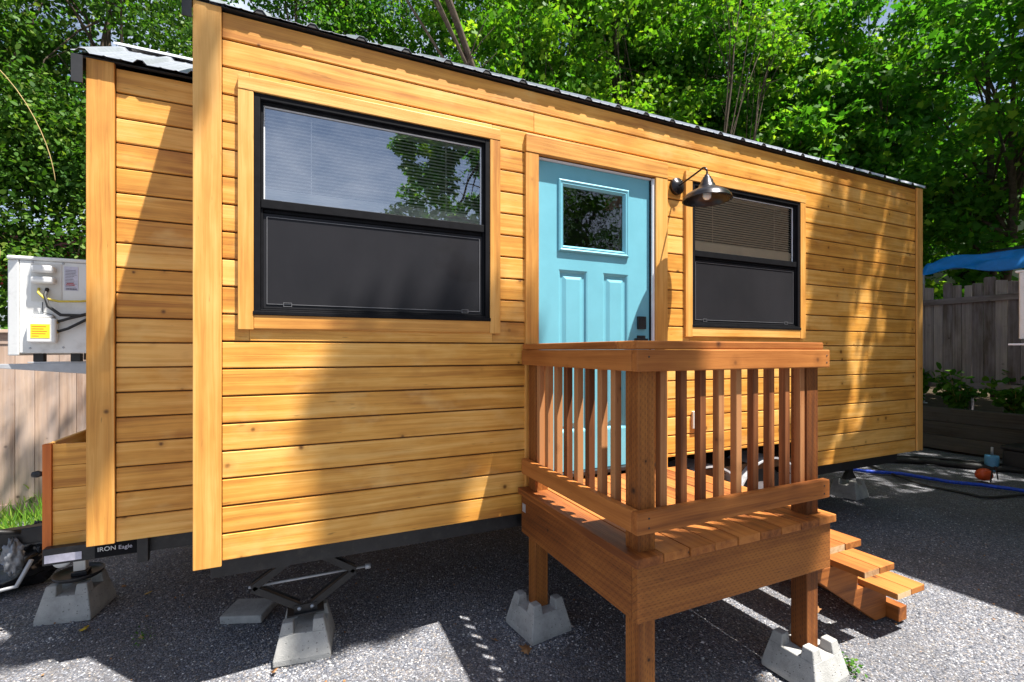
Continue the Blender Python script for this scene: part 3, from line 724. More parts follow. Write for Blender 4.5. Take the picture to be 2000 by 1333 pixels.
# decking boards
k = MB(); k.box(PX0 - .02, PX0 + .122, PY - .018, -.022, DT - TH, DT, 'y')
x = PX0 + .128
while x < PX1 + .0:
    x1_ = min(x + .1385, PX1 + .022)
    if PX1 + .022 - x < .05: break
    k.box(x, x1_, PY - .018 + random.uniform(-.004, .003), -.022, DT - TH + random.uniform(-.001, .001), DT + random.uniform(-.0015, .001), 'y'); x = x1_ + .005
k.build('decking', 'deckwood', porch, bevel=.004)
zt = DT - TH - .002; zb_ = zt - .235
k = MB(); k.box(PX0, PX1, PY, PY + TH, zb_, zt); k.build('rim_board', 'treated', porch, bevel=.004)
k = MB(); k.box(PX0 + .0005, PX0 + TH, PY + TH + .001, -.03, zb_ + .001, zt, 'y'); k.build('rim_board', 'treated', porch, bevel=.004)
k = MB(); k.box(PX1 - TH, PX1 - .0005, PY + TH + .001, -.03, zb_ + .001, zt, 'y'); k.build('rim_board', 'treated', porch, bevel=.004)
k = MB(); k.box(PX0 + TH, PX1 - TH, -.07, -.032, zb_, zt)
for i in range(1, 3): k.box(PX0 + i * .41, PX0 + i * .41 + TH, PY + TH, -.071, zb_ + .02, zt, 'y')
k.build('joist', 'treated', porch, bevel=.003)
P4 = .089; RT = 1.68 + .006
def post(x, y, z0, z1):
    q = MB(); q.box(x, x + P4, y, y + P4, z0, z1, 'z'); return q.build('post', 'treated', porch, bevel=.005)
post(PX0 + TH + .0005, PY + TH + .0005, .14, RT - .001); post(PX1 - TH - P4 - .0005, PY + TH + .0005, .14, RT - .001)
post(PX0 + TH + .0005, -.141, .14, RT - .001); post(PX1 - TH - P4 - .0005, -.141, .14, DT - TH - .003)
# rails
for z0, z1, nm in ((RT - .091, RT, 'top_rail'), (.925, 1.018, 'bottom_rail')):
    k = MB(); k.box(PX0, PX1 - .004, PY, PY + TH, z0, z1); k.build(nm, 'deckwood', porch, bevel=.005)
    k = MB(); k.box(PX0 + .0005, PX0 + TH, PY + TH + .0006, -.03, z0 + .0005, z1, 'y'); k.build(nm, 'deckwood', porch, bevel=.005)
k = MB(); k.box(PX0 + .006, PX1 - .04, PY + .010, PY + .15, RT + .0015, RT + .037); k.build('rail_cap', 'deckwood', porch, bevel=.005)
k = MB(); k.box(PX0 + .007, PX0 + .14, PY + .152, -.03, RT + .0015, RT + .037, 'y'); k.build('rail_cap', 'deckwood', porch, bevel=.005)
for i in range(9):
    xc = 1.432 + .1135 * i; q = MB(); q.box(xc - .018, xc + .018, PY + TH + .0007, PY + TH + .0365, .925 + random.uniform(0, .01), RT - .002, 'z', rnd=random.random()); q.build('baluster', 'baluster', porch, bevel=.003)
for i in range(8):
    yc = -.205 - .1005 * i * 1.16 * .865; q = MB()
    yc = -.178 - i * .1035
    q.box(PX0 + TH + .0007, PX0 + TH + .0365, yc - .018, yc + .018, .925 + random.uniform(0, .01), RT - .002, 'z', rnd=random.random()); q.build('baluster', 'baluster', porch, bevel=.003)
# screws on the rails and metal bracket
for (sx_, sz_) in ((PX1 - .03, RT - .03), (PX1 - .03, RT - .065), (PX1 - .05, .95), (PX1 - .05, .99), (PX0 + .06, .95), (PX0 + .06, .99), (PX0 + .06, RT - .03)):
    k = MB(); k.lathe([(0, -.001), (.004, -.001), (.0045, .002)], (sx_, PY - .0005, sz_), 10, 'y'); k.build('screw', 'black_metal', porch)
k = MB(); k.box(PX0 - .002, PX0 + .0, -.09, -.05, zt - .10, zt - .05); k.build('hanger_plate', 'steel', porch)

# steps ---------------------------------------------------------------
steps = thing('porch_steps', 'three open timber steps going down from the right side of the porch', 'steps', (3.0, -.6, 0))
for i, (xr, zt_) in enumerate(((2.81, .65), (3.125, .462), (3.445, .274))):
    k = MB(); k.box(xr - .286, xr - .1455, -1.095, -.12, zt_ - TH, zt_, 'y'); k.box(xr - .1405, xr, -1.095 + random.uniform(-.003, .004), -.12, zt_ - TH, zt_, 'y'); k.build('tread', 'deckwood', steps, bevel=.004)
    k = MB(); k.box(xr - .283, xr - .148, -1.0962, -1.0953, zt_ - TH + .003, zt_ - .003, 'y'); k.build('cut_end', 'endgrain', steps)
for yy in (-.92, -.26):
    k = MB(); poly = [(2.508, .60), (2.79, .608), (2.775, .42), (3.105, .420), (3.09, .236), (3.40, .232), (3.385, .0), (3.28, .0), (2.508, .49)]
    k.prism([(p[0], p[1]) for p in poly], 'y', yy, yy + TH, grain=(.86, 0, -.5)); k.build('stringer', 'deckwood', steps, bevel=.003)
k = MB(); k.box(3.388, 3.477, -.99, -.15, .0, .088, 'y'); k.build('base_block', 'deckwood', steps, bevel=.004)

# ================================================================== CONCRETE PIERS
def pier_mesh(name='pier_block', h=.20, b=.145, t=.105):
    """frustum with a cross slot in the top, origin at its base"""
    s = .047; d = .055
    q = MB(); zs = h - d
    def w_at(z): return b + (t - b) * min(1, max(0, (z - .03) / (h - .03)))
    q.box(-b, b, -b, b, 0, .03) if False else None
    # body up to slot floor: rings
    rr = [(b, 0), (b, .03), (w_at(zs), zs)]
    vs = []; fs = []
    for (w_, z) in rr: vs += [(-w_, -w_, z), (w_, -w_, z), (w_, w_, z), (-w_, w_, z)]
    for i in range(2):
        for kk in range(4): fs.append((i * 4 + kk, i * 4 + (kk + 1) % 4, (i + 1) * 4 + (kk + 1) % 4, (i + 1) * 4 + kk))
    fs += [(3, 2, 1, 0), (8, 9, 10, 11)]; q.add(vs, fs)
    w0, w1 = w_at(zs), t
    for sx in (-1, 1):
        for sy in (-1, 1):
            lo = [(sx * s, sy * s), (sx * w0, sy * s), (sx * w0, sy * w0), (sx * s, sy * w0)]
            hi = [(sx * (s + .004), sy * (s + .004)), (sx * w1, sy * (s + .004)), (sx * w1, sy * w1), (sx * (s + .004), sy * w1)]
            vs = [(p[0], p[1], zs - .0005) for p in lo] + [(p[0], p[1], h) for p in hi]
            fs = [(0, 1, 5, 4), (1, 2, 6, 5), (2, 3, 7, 6), (3, 0, 4, 7), (4, 5, 6, 7)]
            if sx * sy < 0: fs = [tuple(reversed(f)) for f in fs]
            q.add(vs, fs)
    o = q.build(name, 'concrete', None, bevel=.006, seg=3); return o
p0 = pier_mesh()
def place_pier(loc, rz, label, first=False, sc=(1, 1, 1)):
    o = p0 if first else p0.copy()
    if not first: COL.objects.link(o)
    o.location = loc; o.rotation_euler = (0, 0, R(rz)); o.scale = sc
    return tag(o, label, 'pier block', 'concrete pier blocks')
pcx0, pcx1 = PX0 + TH + P4 / 2, PX1 - TH - P4 / 2; pcy = PY + TH + P4 / 2
place_pier((pcx1, pcy, -.005), 3, 'concrete pier block under the porch post next to the steps', True)
place_pier((pcx0, pcy, -.005), 0, 'concrete pier block under the front corner post of the porch, mostly below the photo edge')
place_pier((pcx0, -.096, -.005), 8, 'concrete pier block under the back left porch post near the wall')
place_pier((pcx1, -.096, -.005), 0, 'concrete pier block hidden in shade under the back right of the porch')
gp = ground(590, 1290)
place_pier((gp[0] + .02, gp[1] + .12, -.005), -8, 'sunlit concrete pier block carrying the black scissor jack', sc=(1.0, 1.0, 1.05))
gl = ground(125, 1215)
place_pier((gl[0] + .02, gl[1] + .13, -.005), -10, 'shaded concrete pier block under the tongue jack at far left', sc=(1.02, 1.0, 1.1))
gr_ = ground(1680, 976)
place_pier((gr_[0] + .05, gr_[1] + .15, -.005), 5, 'dark concrete pier block under the far right end of the trailer', sc=(1.0, 1.0, 1.0))

# scissor jack ----------------------------------------------------------
jx, jy = gp[0] + .02, gp[1] + .12
jack = thing('scissor_jack', 'black steel scissor jack standing open on a concrete pier', 'jack', (jx, jy, .21))
zT_, zB_ = ZB - .10, .225; zM = (zT_ + zB_) / 2; hw = .265
def channel(mb, a, b, w=.030):
    a, b = Vector(a), Vector(b); d = (b - a).normalized(); n = Vector((d.z, 0, -d.x)); L = (b - a).length
    for (o0, o1, y0, y1) in ((-w / 2, w / 2, -.032, -.028), (-w / 2, -w / 2 + .003, -.028, .0), (w / 2 - .003, w / 2, -.028, .0), (-w / 2, w / 2, .028, .032)):
        vs = []
        for p in (a, b):
            for (oo, yy) in ((o0, y0), (o1, y0), (o1, y1), (o0, y1)): q = p + n * oo; vs.append((q.x, q.y + yy, q.z))
        mb.add(vs, [(0, 1, 2, 3), (7, 6, 5, 4), (0, 4, 5, 1), (1, 5, 6, 2), (2, 6, 7, 3), (3, 7, 4, 0)])
for (a, b) in (((jx - .035, jy, zT_ - .02), (jx - hw, jy, zM)), ((jx + .035, jy, zT_ - .02), (jx + hw, jy, zM)), ((jx - .035, jy, zB_ + .02), (jx - hw, jy, zM)), ((jx + .035, jy, zB_ + .02), (jx + hw, jy, zM))):
    q = MB(); channel(q, a, b, .036); q.build('lifting_arm', 'black_metal', jack, bevel=.002)
q = MB(); q.box(jx - .07, jx + .07, jy - .05, jy + .05, zT_ - .012, zT_ - .002); q.box(jx - .055, jx + .055, jy - .036, jy - .033, zT_ - .05, zT_ - .012); q.build('top_plate', 'black_metal', jack, bevel=.002)
q = MB(); q.box(jx - .095, jx + .095, jy - .06, jy + .06, zB_ - .012, zB_ - .004); q.box(jx - .06, jx + .06, jy - .037, jy - .034, zB_ - .012, zB_ + .036); q.build('base_plate', 'black_metal', jack, bevel=.002)
for xx, zz in ((-.035, zT_ - .02), (.035, zT_ - .02), (-.033, zB_ + .018), (.033, zB_ + .018)):
    q = MB(); q.lathe([(0, -.046), (.008, -.045), (.011, -.04), (.011, -.036)], (jx + xx, jy, zz), 14, 'y'); q.build('rivet', 'galv', jack)
q = MB(); q.tube([(jx - hw - .02, jy, zM), (jx + hw + .07, jy, zM)], .007, 10); q.lathe([(0, 0), (.016, 0), (.016, .03), (0, .03)], (jx + hw + .06, jy, zM), 12, 'x'); q.build('screw_rod', 'steel', jack)

# slab under the jack
gs = ground(490, 1225)
q = MB(); q.box(-.13, .13, -.10, .10, 0, .05); o = q.build('paver', 'concrete', None, bevel=.008); o.location = (gs[0] - .02, gs[1] + .16, .0); o.rotation_euler = (R(3), R(-2), R(-25))
tag(o, 'flat grey concrete paver lying on gravel left of the scissor jack', 'paver')

# tongue jack --------------------------------------------------------------
tx, ty_ = gl[0] + .01, gl[1] + .13
tj = thing('tongue_jack', 'tongue jack with white caster wheel and drop leg on a steel pan', 'jack', (tx, ty_, .22))
q = MB(); q.lathe([(0, .0), (.11, .0), (.125, .012), (.13, .028), (.127, .03), (.12, .016), (.10, .008), (0, .008)], (tx + .02, ty_, .226), 36); q.build('pan', 'black_metal', tj)
q = MB(); q.box(tx + .0, tx + .062, ty_ - .03, ty_ + .03, .265, .60, 'z'); q.build('drop_leg', 'cream', tj, bevel=.004)
q = MB(); q.lathe([(0, -.035), (.014, -.035), (.014, -.0315), (.026, -.034), (.028, -.031)], (tx + .031, ty_, .40), 24, 'y'); q.build('lock_ring', 'brass', tj)
q = MB(); q.box(tx - .01, tx + .072, ty_ - .04, ty_ + .04, .235, .262); q.build('foot', 'black_metal', tj, bevel=.004)
q = MB(); q.lathe([(.012, -.016), (.032, -.017), (.045, -.012), (.047, 0), (.045, .012), (.032, .017), (.012, .016)], (tx - .065, ty_, .34), 28, 'y'); q.build('caster_wheel', 'white', tj)
q = MB(); q.box(tx - .085, tx - .045, ty_ - .024, ty_ - .020, .335, .44); q.box(tx - .085, tx - .045, ty_ + .020, ty_ + .024, .335, .44); q.box(tx - .085, tx - .045, ty_ - .024, ty_ + .024, .441, .449)
q.tube([(tx - .065, ty_, .45), (tx - .065, ty_, .56)], .012, 10); q.build('caster_fork', 'steel', tj)

# far right stabiliser
fx, fy = gr_[0] + .05, gr_[1] + .15
sj = thing('stabiliser_jack', 'small black stabiliser jack on the pier at the far trailer end', 'jack', (fx, fy, .2))
q = MB(); q.prism([(fx - .10, .197), (fx + .10, .197), (fx + .035, .27), (fx + .03, .50), (fx - .03, .50), (fx - .035, .27)], 'y', fy - .03, fy + .03); q.build('body', 'black_metal', sj, bevel=.004)
q = MB(); q.box(fx - .06, fx + .06, fy - .05, fy + .05, .5, .55); q.build('top_plate', 'black_metal', sj, bevel=.003)

# ================================================================== TONGUE BOX
bx0, bx1, by0, by1, bz0, bz1 = -1.20, -.80, Y2 + .13, 1.9, .60, 1.185
tb = thing('tongue_box', 'open timber box with orange end board on the trailer tongue', 'storage box', (-1.15, 1.0, .6))
q = MB(); z = bz0
zs = [bz0, .78, .90, 1.015, 1.115, bz1]; zs = [.60, .71, .83, .95, 1.07, 1.185]
for a, b in zip(zs[:-1], zs[1:]): q.box(bx0 + .02, bx1, by0, by0 + .018, a + .001, b - .001, 'x')
q.build('side_planks', 'siding', tb, bevel=.0015, seg=1)
q = MB(); q.prism([(bx0 - .020, by0 - .006), (bx0 + .0185, by0 - .012), (bx0 + .0185, by0 + .02), (bx0 - .020, by0 + .03)], 'z', bz0 - .012, bz1 + .003, 'z'); q.build('end_board', 'orange', tb, bevel=.002)
q = MB(); q.box(bx0 - .018, bx0 + .002, by0 + .031, by1, bz0, bz1, 'y'); q.box(bx0 + .003, bx1, by1 - .02, by1, bz0, bz1, 'x'); q.box(bx0 + .003, bx1, by0 + .03, by1 - .02, bz0, bz0 + .02, 'x'); q.build('side_wall', 'siding', tb, bevel=.0015, seg=1)
q = MB(); q.lathe([(0, 0), (.014, 0), (.018, .02), (.010, .045), (0, .05)], (bx0 - .068, by0 + .02, 1.03), 14, 'x'); q.build('latch', 'black_metal', tb)
bk = thing('gas_bottle', 'pale grey gas bottle top peeping out of the tongue box', 'gas bottle', (-1.0, 1.0, .62))
q = MB(); q.lathe([(0, 0), (.13, 0), (.14, .03), (.14, .40), (.12, .47), (.06, .51), (0, .52)], (-1.06, 1.0, .63), 32); q.build('cylinder', 'white', bk)
q = MB(); q.lathe([(.075, .49), (.085, .50), (.085, .56), (.075, .56)], (-1.06, 1.0, .63), 32); q.build('collar', 'white', bk)

# ================================================================== AIR CONDITIONERS
def aircon(name, label, loc, detail=True, Dp=.78):
    X, Y, Z = loc     # left-front-bottom corner; side panel faces -y
    a = thing(name, label, 'air conditioner', loc)
    W, H = .40, .545
    q = MB()
    # plan outline with rounded corner at the house side
    pl = [(X + .055, Y)] + [(X + W - .06 + .06 * math.sin(t), Y + .06 - .06 * math.cos(t)) for t in np.linspace(0, math.pi / 2, 7)] + [(X + W, Y + Dp), (X + .055, Y + Dp)]
    q.prism(pl, 'z', Z + .012, Z + H - .022); body = q.build('casing', 'white', a, bevel=.006)
    q = MB(); pl2 = [(p[0] + (.006 if p[0] > X + .2 else -.012), p[1] + (-.008 if p[1] < Y + .3 else .008)) for p in pl]; pl2[0] = (X + .005, Y - .008); pl2[-1] = (X + .005, Y + Dp + .008)
    q.prism(pl2, 'z', Z + H - .0215, Z + H); q.build('lid', 'white', a, bevel=.008)
    q = MB(); q.prism([(X + .0545, Y - .004), (X, Y + .02), (X, Y + Dp - .02), (X + .0545, Y + Dp)], 'z', Z, Z + H - .022); q.build('fan_cover', 'white', a, bevel=.006)
    for i in range(2):
        q = MB(); q.box(X + .10 + i * .16, X + .145 + i * .16, Y + .03, Y + .07, Z - .035, Z + .0115); q.build('rubber_foot', 'rubber', a, bevel=.003)
        q = MB(); q.box(X + .10 + i * .16, X + .145 + i * .16, Y + Dp - .07, Y + Dp - .03, Z - .035, Z + .0115); q.build('rubber_foot', 'rubber', a, bevel=.003)
    if detail:
        q = MB(); q.box(X + .105, X + .235, Y - .004, Y + .0, Z + .30, Z + .51); q.build('recess_plate', 'cream', a, bevel=.0015)
        q = MB(); q.box(X + .115, X + .215, Y - .045, Y - .0045, Z + .455, Z + .495); q.build('grip', 'white', a, bevel=.014, seg=4)
        q = MB(); q.box(X + .115, X + .215, Y - .045, Y - .0045, Z + .395, Z + .432); q.build('grip', 'white', a, bevel=.012, seg=4)
        q = MB(); q.box(X + .098, X + .222, Y - .04, Y - .001, Z + .07, Z + .205); q.box(X + .115, X + .205, Y - .034, Y - .001, Z + .2055, Z + .225); q.build('valve_cover', 'white', a, bevel=.012, seg=4)
        q = MB(); q.box(X + .117, X + .197, Y - .0415, Y - .0402, Z + .095, Z + .172); st = q.build('warning_sticker', 'yellow', a)
        q = MB()
        for i, wd in enumerate((.06, .05, .064, .058, .03)): q.box(X + .122, X + .122 + wd, Y - .0422, Y - .0417, Z + .158 - i * .013, Z + .160 - i * .013)
        q.build('fine_print', 'redtext', st)
        q = MB(); q.box(X + .245, X + .305, Y - .0025, Y - .0003, Z + .365, Z + .50); st = q.build('rating_label', 'stickerpale', a)
        q = MB()
        for i in range(12): q.box(X + .25, X + .25 + random.uniform(.025, .05), Y - .0032, Y - .0026, Z + .385 + i * .0085, Z + .387 + i * .0085)
        for i in range(14): q.box(X + .252 + i * .0034, X + .2535 + i * .0034 + .0008 * (i % 2), Y - .0032, Y - .0026, Z + .369, Z + .379)
        q.build('fine_print', 'paint_black_text', st)
        q = MB(); q.box(X + .252, X + .292, Y - .0038, Y - .0033, Z + .395, Z + .399); q.box(X + .256, X + .286, Y - .0038, Y - .0033, Z + .404, Z + .407); q.build('fine_print', 'redtext', st)
        # recessed port rings and screws
        for (sx, sz) in ((.11, .515), (.24, .515), (.10, .04), (.24, .045), (.36, .06)):
            q = MB(); q.lathe([(0, -.003), (.005, -.003), (.006, .0)], (X + sx, Y, Z + sz), 10, 'y'); q.build('screw', 'steel', a)
        q = MB(); q.tube([(X + .14, Y - .01, Z + .37), (X + .145, Y - .03, Z + .345), (X + .17, Y - .035, Z + .315), (X + .23, Y - .03, Z + .30), (X + .32, Y - .02, Z + .305), (X + .43, Y + .0, Z + .325)], .006, 8); q.build('cable', 'yellowwire', a)
        q = MB(); q.tube([(X + .175, Y - .01, Z + .37), (X + .175, Y - .035, Z + .33), (X + .19, Y - .04, Z + .27), (X + .24, Y - .035, Z + .225), (X + .32, Y - .02, Z + .225), (X + .43, Y + .0, Z + .26)], .0085, 8); q.build('cable', 'rubber', a)
        for dz in (0, -.055):
            q = MB(); q.tube([(X + .215, Y - .02, Z + .185 + dz), (X + .27, Y - .03, Z + .205 + dz), (X + .35, Y - .01, Z + .235 + dz * .5), (X + .44, Y + .01, Z + .255)], .0075, 8); q.build('refrigerant_pipe', 'rubber', a)
            q = MB(); q.tube([(X + .205, Y - .02, Z + .18 + dz), (X + .225, Y - .021, Z + .187 + dz)], .010, 6); q.build('pipe_nut', 'brass', a)
        q = MB(); q.tube([(X + .155, Y - .008, Z + .295), (X + .155, Y - .012, Z + .24), (X + .20, Y - .012, Z + .225), (X + .214, Y - .014, Z + .20)], .002, 6); q.build('drain_line', 'paint_black_text', a)
    return a
acx, acy, acz = -1.435, .80, 1.655
aircon('air_conditioner', 'white outdoor air conditioner with yellow sticker at the left end of the house', (acx, acy, acz))
br = thing('wall_bracket', 'grey steel wall bracket shelf carrying the white air conditioner', 'bracket', (-1.3, 1.2, 1.6))
for yy in (acy + .03, acy + .70):
    q = MB(); q.prism([(-1.62, 1.600), (-1.62, 1.608), (-1.005, 1.612), (-1.005, 1.545), (-1.10, 1.548)], 'y', yy, yy + .032); q.build('bracket_arm', 'steel', br, bevel=.002)
q = MB(); q.box(-1.012, -.998, acy - .02, acy + .78, 1.50, 1.90); q.build('back_plate', 'steel', br)
q = MB(); q.box(-1.625, -1.62, acy + .03, acy + .062, 1.597, 1.61); q.build('end_cap', 'whitepaint', br)

# neighbour cabin at the right, just out of frame
nb = thing('neighbour_cabin', 'tan neighbouring cabin beyond the right edge, seen mirrored in the right window', 'cabin', (7, -2.6, 0))
q = MB(); q.box(5.75, 9.5, -4.6, -1.28, .55, 4.5)
for i in range(28): q.box(5.742, 5.75, -4.6, -1.28, .56 + i * .14, .685 + i * .14)
q.build('wall', 'tan_siding', nb, bevel=.004)
q = MB(); q.prism([(5.4, 4.45), (5.4, 4.53), (7.6, 5.3), (9.8, 4.53), (9.8, 4.45), (7.6, 5.2)], 'y', -4.9, -1.15); q.build('roof', 'tan_siding', nb)
q = MB(); q.box(5.735, 5.7415, -3.3, -2.2, 1.7, 2.7); q.build('window', 'black_vinyl', nb)
for (fa, fb) in ((5.9, -4.3), (5.9, -1.6), (9.1, -4.3), (9.1, -1.6)):
    q = MB(); q.box(fa, fa + .2, fb, fb + .2, 0, .549); q.build('foundation_block', 'concrete', nb)
ac2 = aircon('air_conditioner', 'cream air conditioner corner at the right edge in front of the old fence', (5.19, -1.235, 1.775), False, .33)
br2 = thing('wall_bracket', 'white bracket shelf under the cream air conditioner at the right edge', 'bracket', (5.4, -1.2, 1.73))
q = MB(); q.box(5.09, 5.75, -1.25, -.895, 1.725, 1.739); q.build('shelf', 'whitepaint', br2, bevel=.002)
q = MB(); q.prism([(5.735, 1.40), (5.75, 1.40), (5.75, 1.724), (5.30, 1.724)], 'y', -1.20, -1.17); q.build('bracket_arm', 'steel', br2)

# ================================================================== FENCES
fl = thing('cedar_fence', 'pale cedar board fence behind the left end of the house, in dappled sun', 'fence', (-1, 3.75, 0))
q = MB(); x = -9.0
while x < 7:
    wd = random.choice((.14, .14, .15, .19)); q.box(x, x + wd - .004, 3.75, 3.768 + random.uniform(0, .006), .14, 1.80 + random.uniform(-.006, .006), 'z'); x += wd
q.build('boards', 'fence_new', fl, bevel=.002, seg=1)
q = MB(); q.box(-9, 7, 3.735, 3.76, .02, .139); q.build('kick_board', 'fence_new', fl, bevel=.002)
q = MB(); q.box(-9, 7, 3.715, 3.80, 1.862, 1.895); q.box(-9, 7, 3.742, 3.7485, 1.75, 1.86); q.build('cap_rail', 'fence_new', fl, bevel=.003)
FX = 9.9
rw = thing('retaining_wall', 'dark timber retaining wall across the far right of the yard', 'wall', (FX, 3, 0))
q = MB()
for i in range(3): q.box(FX + .004 * i, FX + .14, -12, 14, .02 + i * .235, .25 + i * .235, 'y')
q.build('timbers', 'timber_dark', rw, bevel=.008)
q = MB(); q.box(FX + .15, 60, -14, 40, -.2, .66); o = q.build('terrace', 'soil'); tag(o, kind='structure')
fo = thing('weathered_fence', 'grey weathered board fence with broken tops above the retaining wall', 'fence', (10.4, 3, .66))
q = MB(); y = -11.0; i = 0
while y < 13:
    wd = random.uniform(.125, .15); tp = 2.86 + random.uniform(-.06, .05)
    if random.random() < .16: tp -= random.uniform(.2, .34)
    if 4.05 < y < 4.3 or 4.95 < y < 5.15: tp = 2.56
    q.prism([(y, 1.05), (y + wd - .006, 1.05), (y + wd - .006, tp - .012), (y + wd - .02, tp), (y + .018, tp + random.uniform(-.02, .012)), (y, tp - .014)], 'x', 10.4, 10.418 + random.uniform(0, .008), 'z')
    y += wd
q.build('boards', 'fence_old', fo, bevel=.002, seg=1)
q = MB(); q.box(10.355, 10.398, -11, 13, 2.50, 2.60, 'y'); q.build('upper_rail', 'fence_old', fo, bevel=.004)
q = MB(); q.box(10.35, 10.398, -11, 13, 1.04, 1.14, 'y'); q.build('lower_rail', 'fence_old', fo, bevel=.004)
for i in range(9):
    q = MB(); q.box(10.43, 10.52, -10.6 + i * 2.4, -10.51 + i * 2.4, .6, 2.8, 'z'); q.build('fence_post', 'fence_old', fo)

# tarps behind the fence
def cloth(name, label, mat, P, nu=26, nv=10, amp=.05, cat='tarp', seed=1):
    r_ = np.random.default_rng(seed); P = np.array(P, float); u = np.linspace(0, 1, nu); v = np.linspace(0, 1, nv)
    U, V_ = np.meshgrid(u, v, indexing='ij'); w00, w10, w11, w01 = [(a * b)[..., None] for a, b in (((1 - U), (1 - V_)), (U, (1 - V_)), (U, V_), ((1 - U), V_))]
    Q = w00 * P[0] + w10 * P[1] + w11 * P[2] + w01 * P[3]
    Q[..., 2] += amp * (np.sin(U * 17 + V_ * 5) * .5 + np.sin(U * 31 - V_ * 9) * .25) - .25 * np.sin(U * math.pi * 2) ** 2 * V_ * amp * 4
    Q[..., 0] += amp * np.sin(U * 23 + 1) * .7 * V_
    q = MB(); n = nv
    q.add(Q.reshape(-1, 3).tolist(), [(i * n + j, i * n + j + 1, (i + 1) * n + j + 1, (i + 1) * n + j) for i in range(nu - 1) for j in range(nv - 1)], smooth=True)
    o = q.build(name, mat, None, solid=.006); tag(o, label, cat); return o
cloth('blue_tarp', 'bright blue tarpaulin sagging behind the weathered fence', 'bluetarp', [(11.2, 2.25, 3.40), (11.2, -2.0, 3.56), (10.9, -2.0, 3.04), (10.9, 2.4, 3.20)], nu=60, nv=20, amp=.09)
cloth('dark_tarp', 'dark navy tarpaulin stretched above the blue one', 'darktarp', [(12.3, 1.9, 3.58), (12.3, -2.0, 4.05), (11.22, -2.0, 3.58), (11.22, 1.9, 3.42)], amp=.04, seed=3)
o = thing('canopy_pole', 'pale metal pole holding up the blue tarpaulin', 'pole', (11.2, 2.42, .66)); q = MB(); q.tube([(11.2, 2.42, .66), (11.2, 2.42, 3.3)], .022, 10); q.build('tube', 'steel', o); q = MB(); q.lathe([(0, 0), (.06, 0), (.06, .01), (0, .01)], (11.2, 2.42, .66), 16); q.build('base_plate', 'steel', o)
# pale house behind the maples
ph = thing('pale_house', 'pale grey house glimpsed through leaves beyond the tarps', 'house', (20, 5, .6))
q = MB(); q.box(19, 26, -1, 7, .6, 6.0); q.build('wall', 'cream', ph)
q = MB(); q.prism([(-1.5, 5.9), (3, 8.3), (7.5, 5.9), (7.5, 6.05), (3, 8.5), (-1.5, 6.05)], 'x', 18.6, 26.4); q.build('roof', 'soffit', ph)
for yy in (.6, 4.0):
    q = MB(); q.box(18.97, 18.995, yy, yy + 1.1, 3.6, 4.9); q.build('window', 'black_vinyl', ph)
# red canopy behind the hedge
rc_ = thing('red_canopy', 'red canopy glimpsed through the hedge above the pale fence', 'canopy', (-3.9, 6.4, 0))
q = MB(); q.prism([(6.2, 2.75), (6.2, 3.1), (7.0, 3.5), (7.8, 3.1), (7.8, 2.75), (7.0, 3.2)], 'x', -6.5, -2.4); q.build('fabric', 'redcloth', rc_)
for (xx, yy) in ((-6.4, 6.25), (-2.5, 6.25), (-6.4, 7.7), (-2.5, 7.7)):
    q = MB(); q.tube([(xx, yy, 0), (xx, yy, 3.0)], .025, 8); q.build('leg', 'steel', rc_)

# ================================================================== YARD CLUTTER ON THE GRAVEL
def gtube(name, pix, rad, mat, label, cat, z=None, wob=0):
    P = [Vector(ground(a, b)) for a, b in pix]; Q = []
    n = len(P)
    for i in range(n - 1):
        p0_, p1, p2, p3 = P[max(i - 1, 0)], P[i], P[i + 1], P[min(i + 2, n - 1)]
        for k_ in range(8):
            t = k_ / 8; Q.append(.5 * ((2 * p1) + (-p0_ + p2) * t + (2 * p0_ - 5 * p1 + 4 * p2 - p3) * t * t + (-p0_ + 3 * p1 - 3 * p2 + p3) * t ** 3))
    Q.append(P[-1])
    q = MB(); q.tube([(p.x, p.y, rad * .9 + (random.uniform(0, wob) if wob else 0) + (z or 0)) for p in Q], rad, 10)
    o = q.build(name, mat); return tag(o, label, cat)
gtube('blue_hose', [(1560, 916), (1640, 918), (1700, 925), (1760, 929), (1850, 944), (1930, 953), (2060, 972), (2200, 995)], .022, 'bluehose', 'bright blue hose running along the gravel past the far end of the house', 'hose', wob=.006)
gtube('black_cable', [(1690, 908), (1740, 927), (1800, 948), (1880, 965), (1930, 974), (2010, 970), (2120, 985)], .014, 'rubber', 'thin black cable curving over the gravel in front of the blue hose', 'cable')
gtube('sewer_hose', [(1600, 905), (1700, 903), (1800, 907), (1900, 917), (2000, 926), (2130, 938)], .045, 'rubber', 'thick black drain hose lying behind the blue hose', 'hose', wob=.01)
gtube('black_hose', [(1720, 893), (1800, 897), (1880, 904), (1960, 912), (2050, 915)], .02, 'rubber', 'slim black hose nearest the dark retaining wall', 'hose', wob=.02)
g_ = ground(1922, 940); o = thing('orange_fitting', 'orange-red round hose fitting lying on the black drain hose', 'hose fitting', g_)
q = MB(); q.lathe([(0, -.10), (.045, -.10), (.05, -.06), (.075, -.05), (.08, .03), (.05, .045), (.045, .09), (0, .09)], (g_[0], g_[1], .085), 20, 'x'); q.build('body', 'orangeplastic', o)
q = MB(); q.tube([(g_[0] - .1, g_[1] - .1, .02), (g_[0] - .05, g_[1] - .10, .2), (g_[0] + .06, g_[1] - .09, .2), (g_[0] + .12, g_[1] - .09, .03)], .008, 6); q.build('strap', 'rubber', o)
g_ = ground(1937, 920); o = thing('water_cap', 'small pale blue plastic cap on an upright pipe by the retaining wall', 'pipe cap', g_)
q = MB(); q.lathe([(0, .22), (.07, .22), (.075, .20), (.075, .08), (.05, .06), (.05, 0)], g_, 20); q.build('cap', 'bluecap', o)
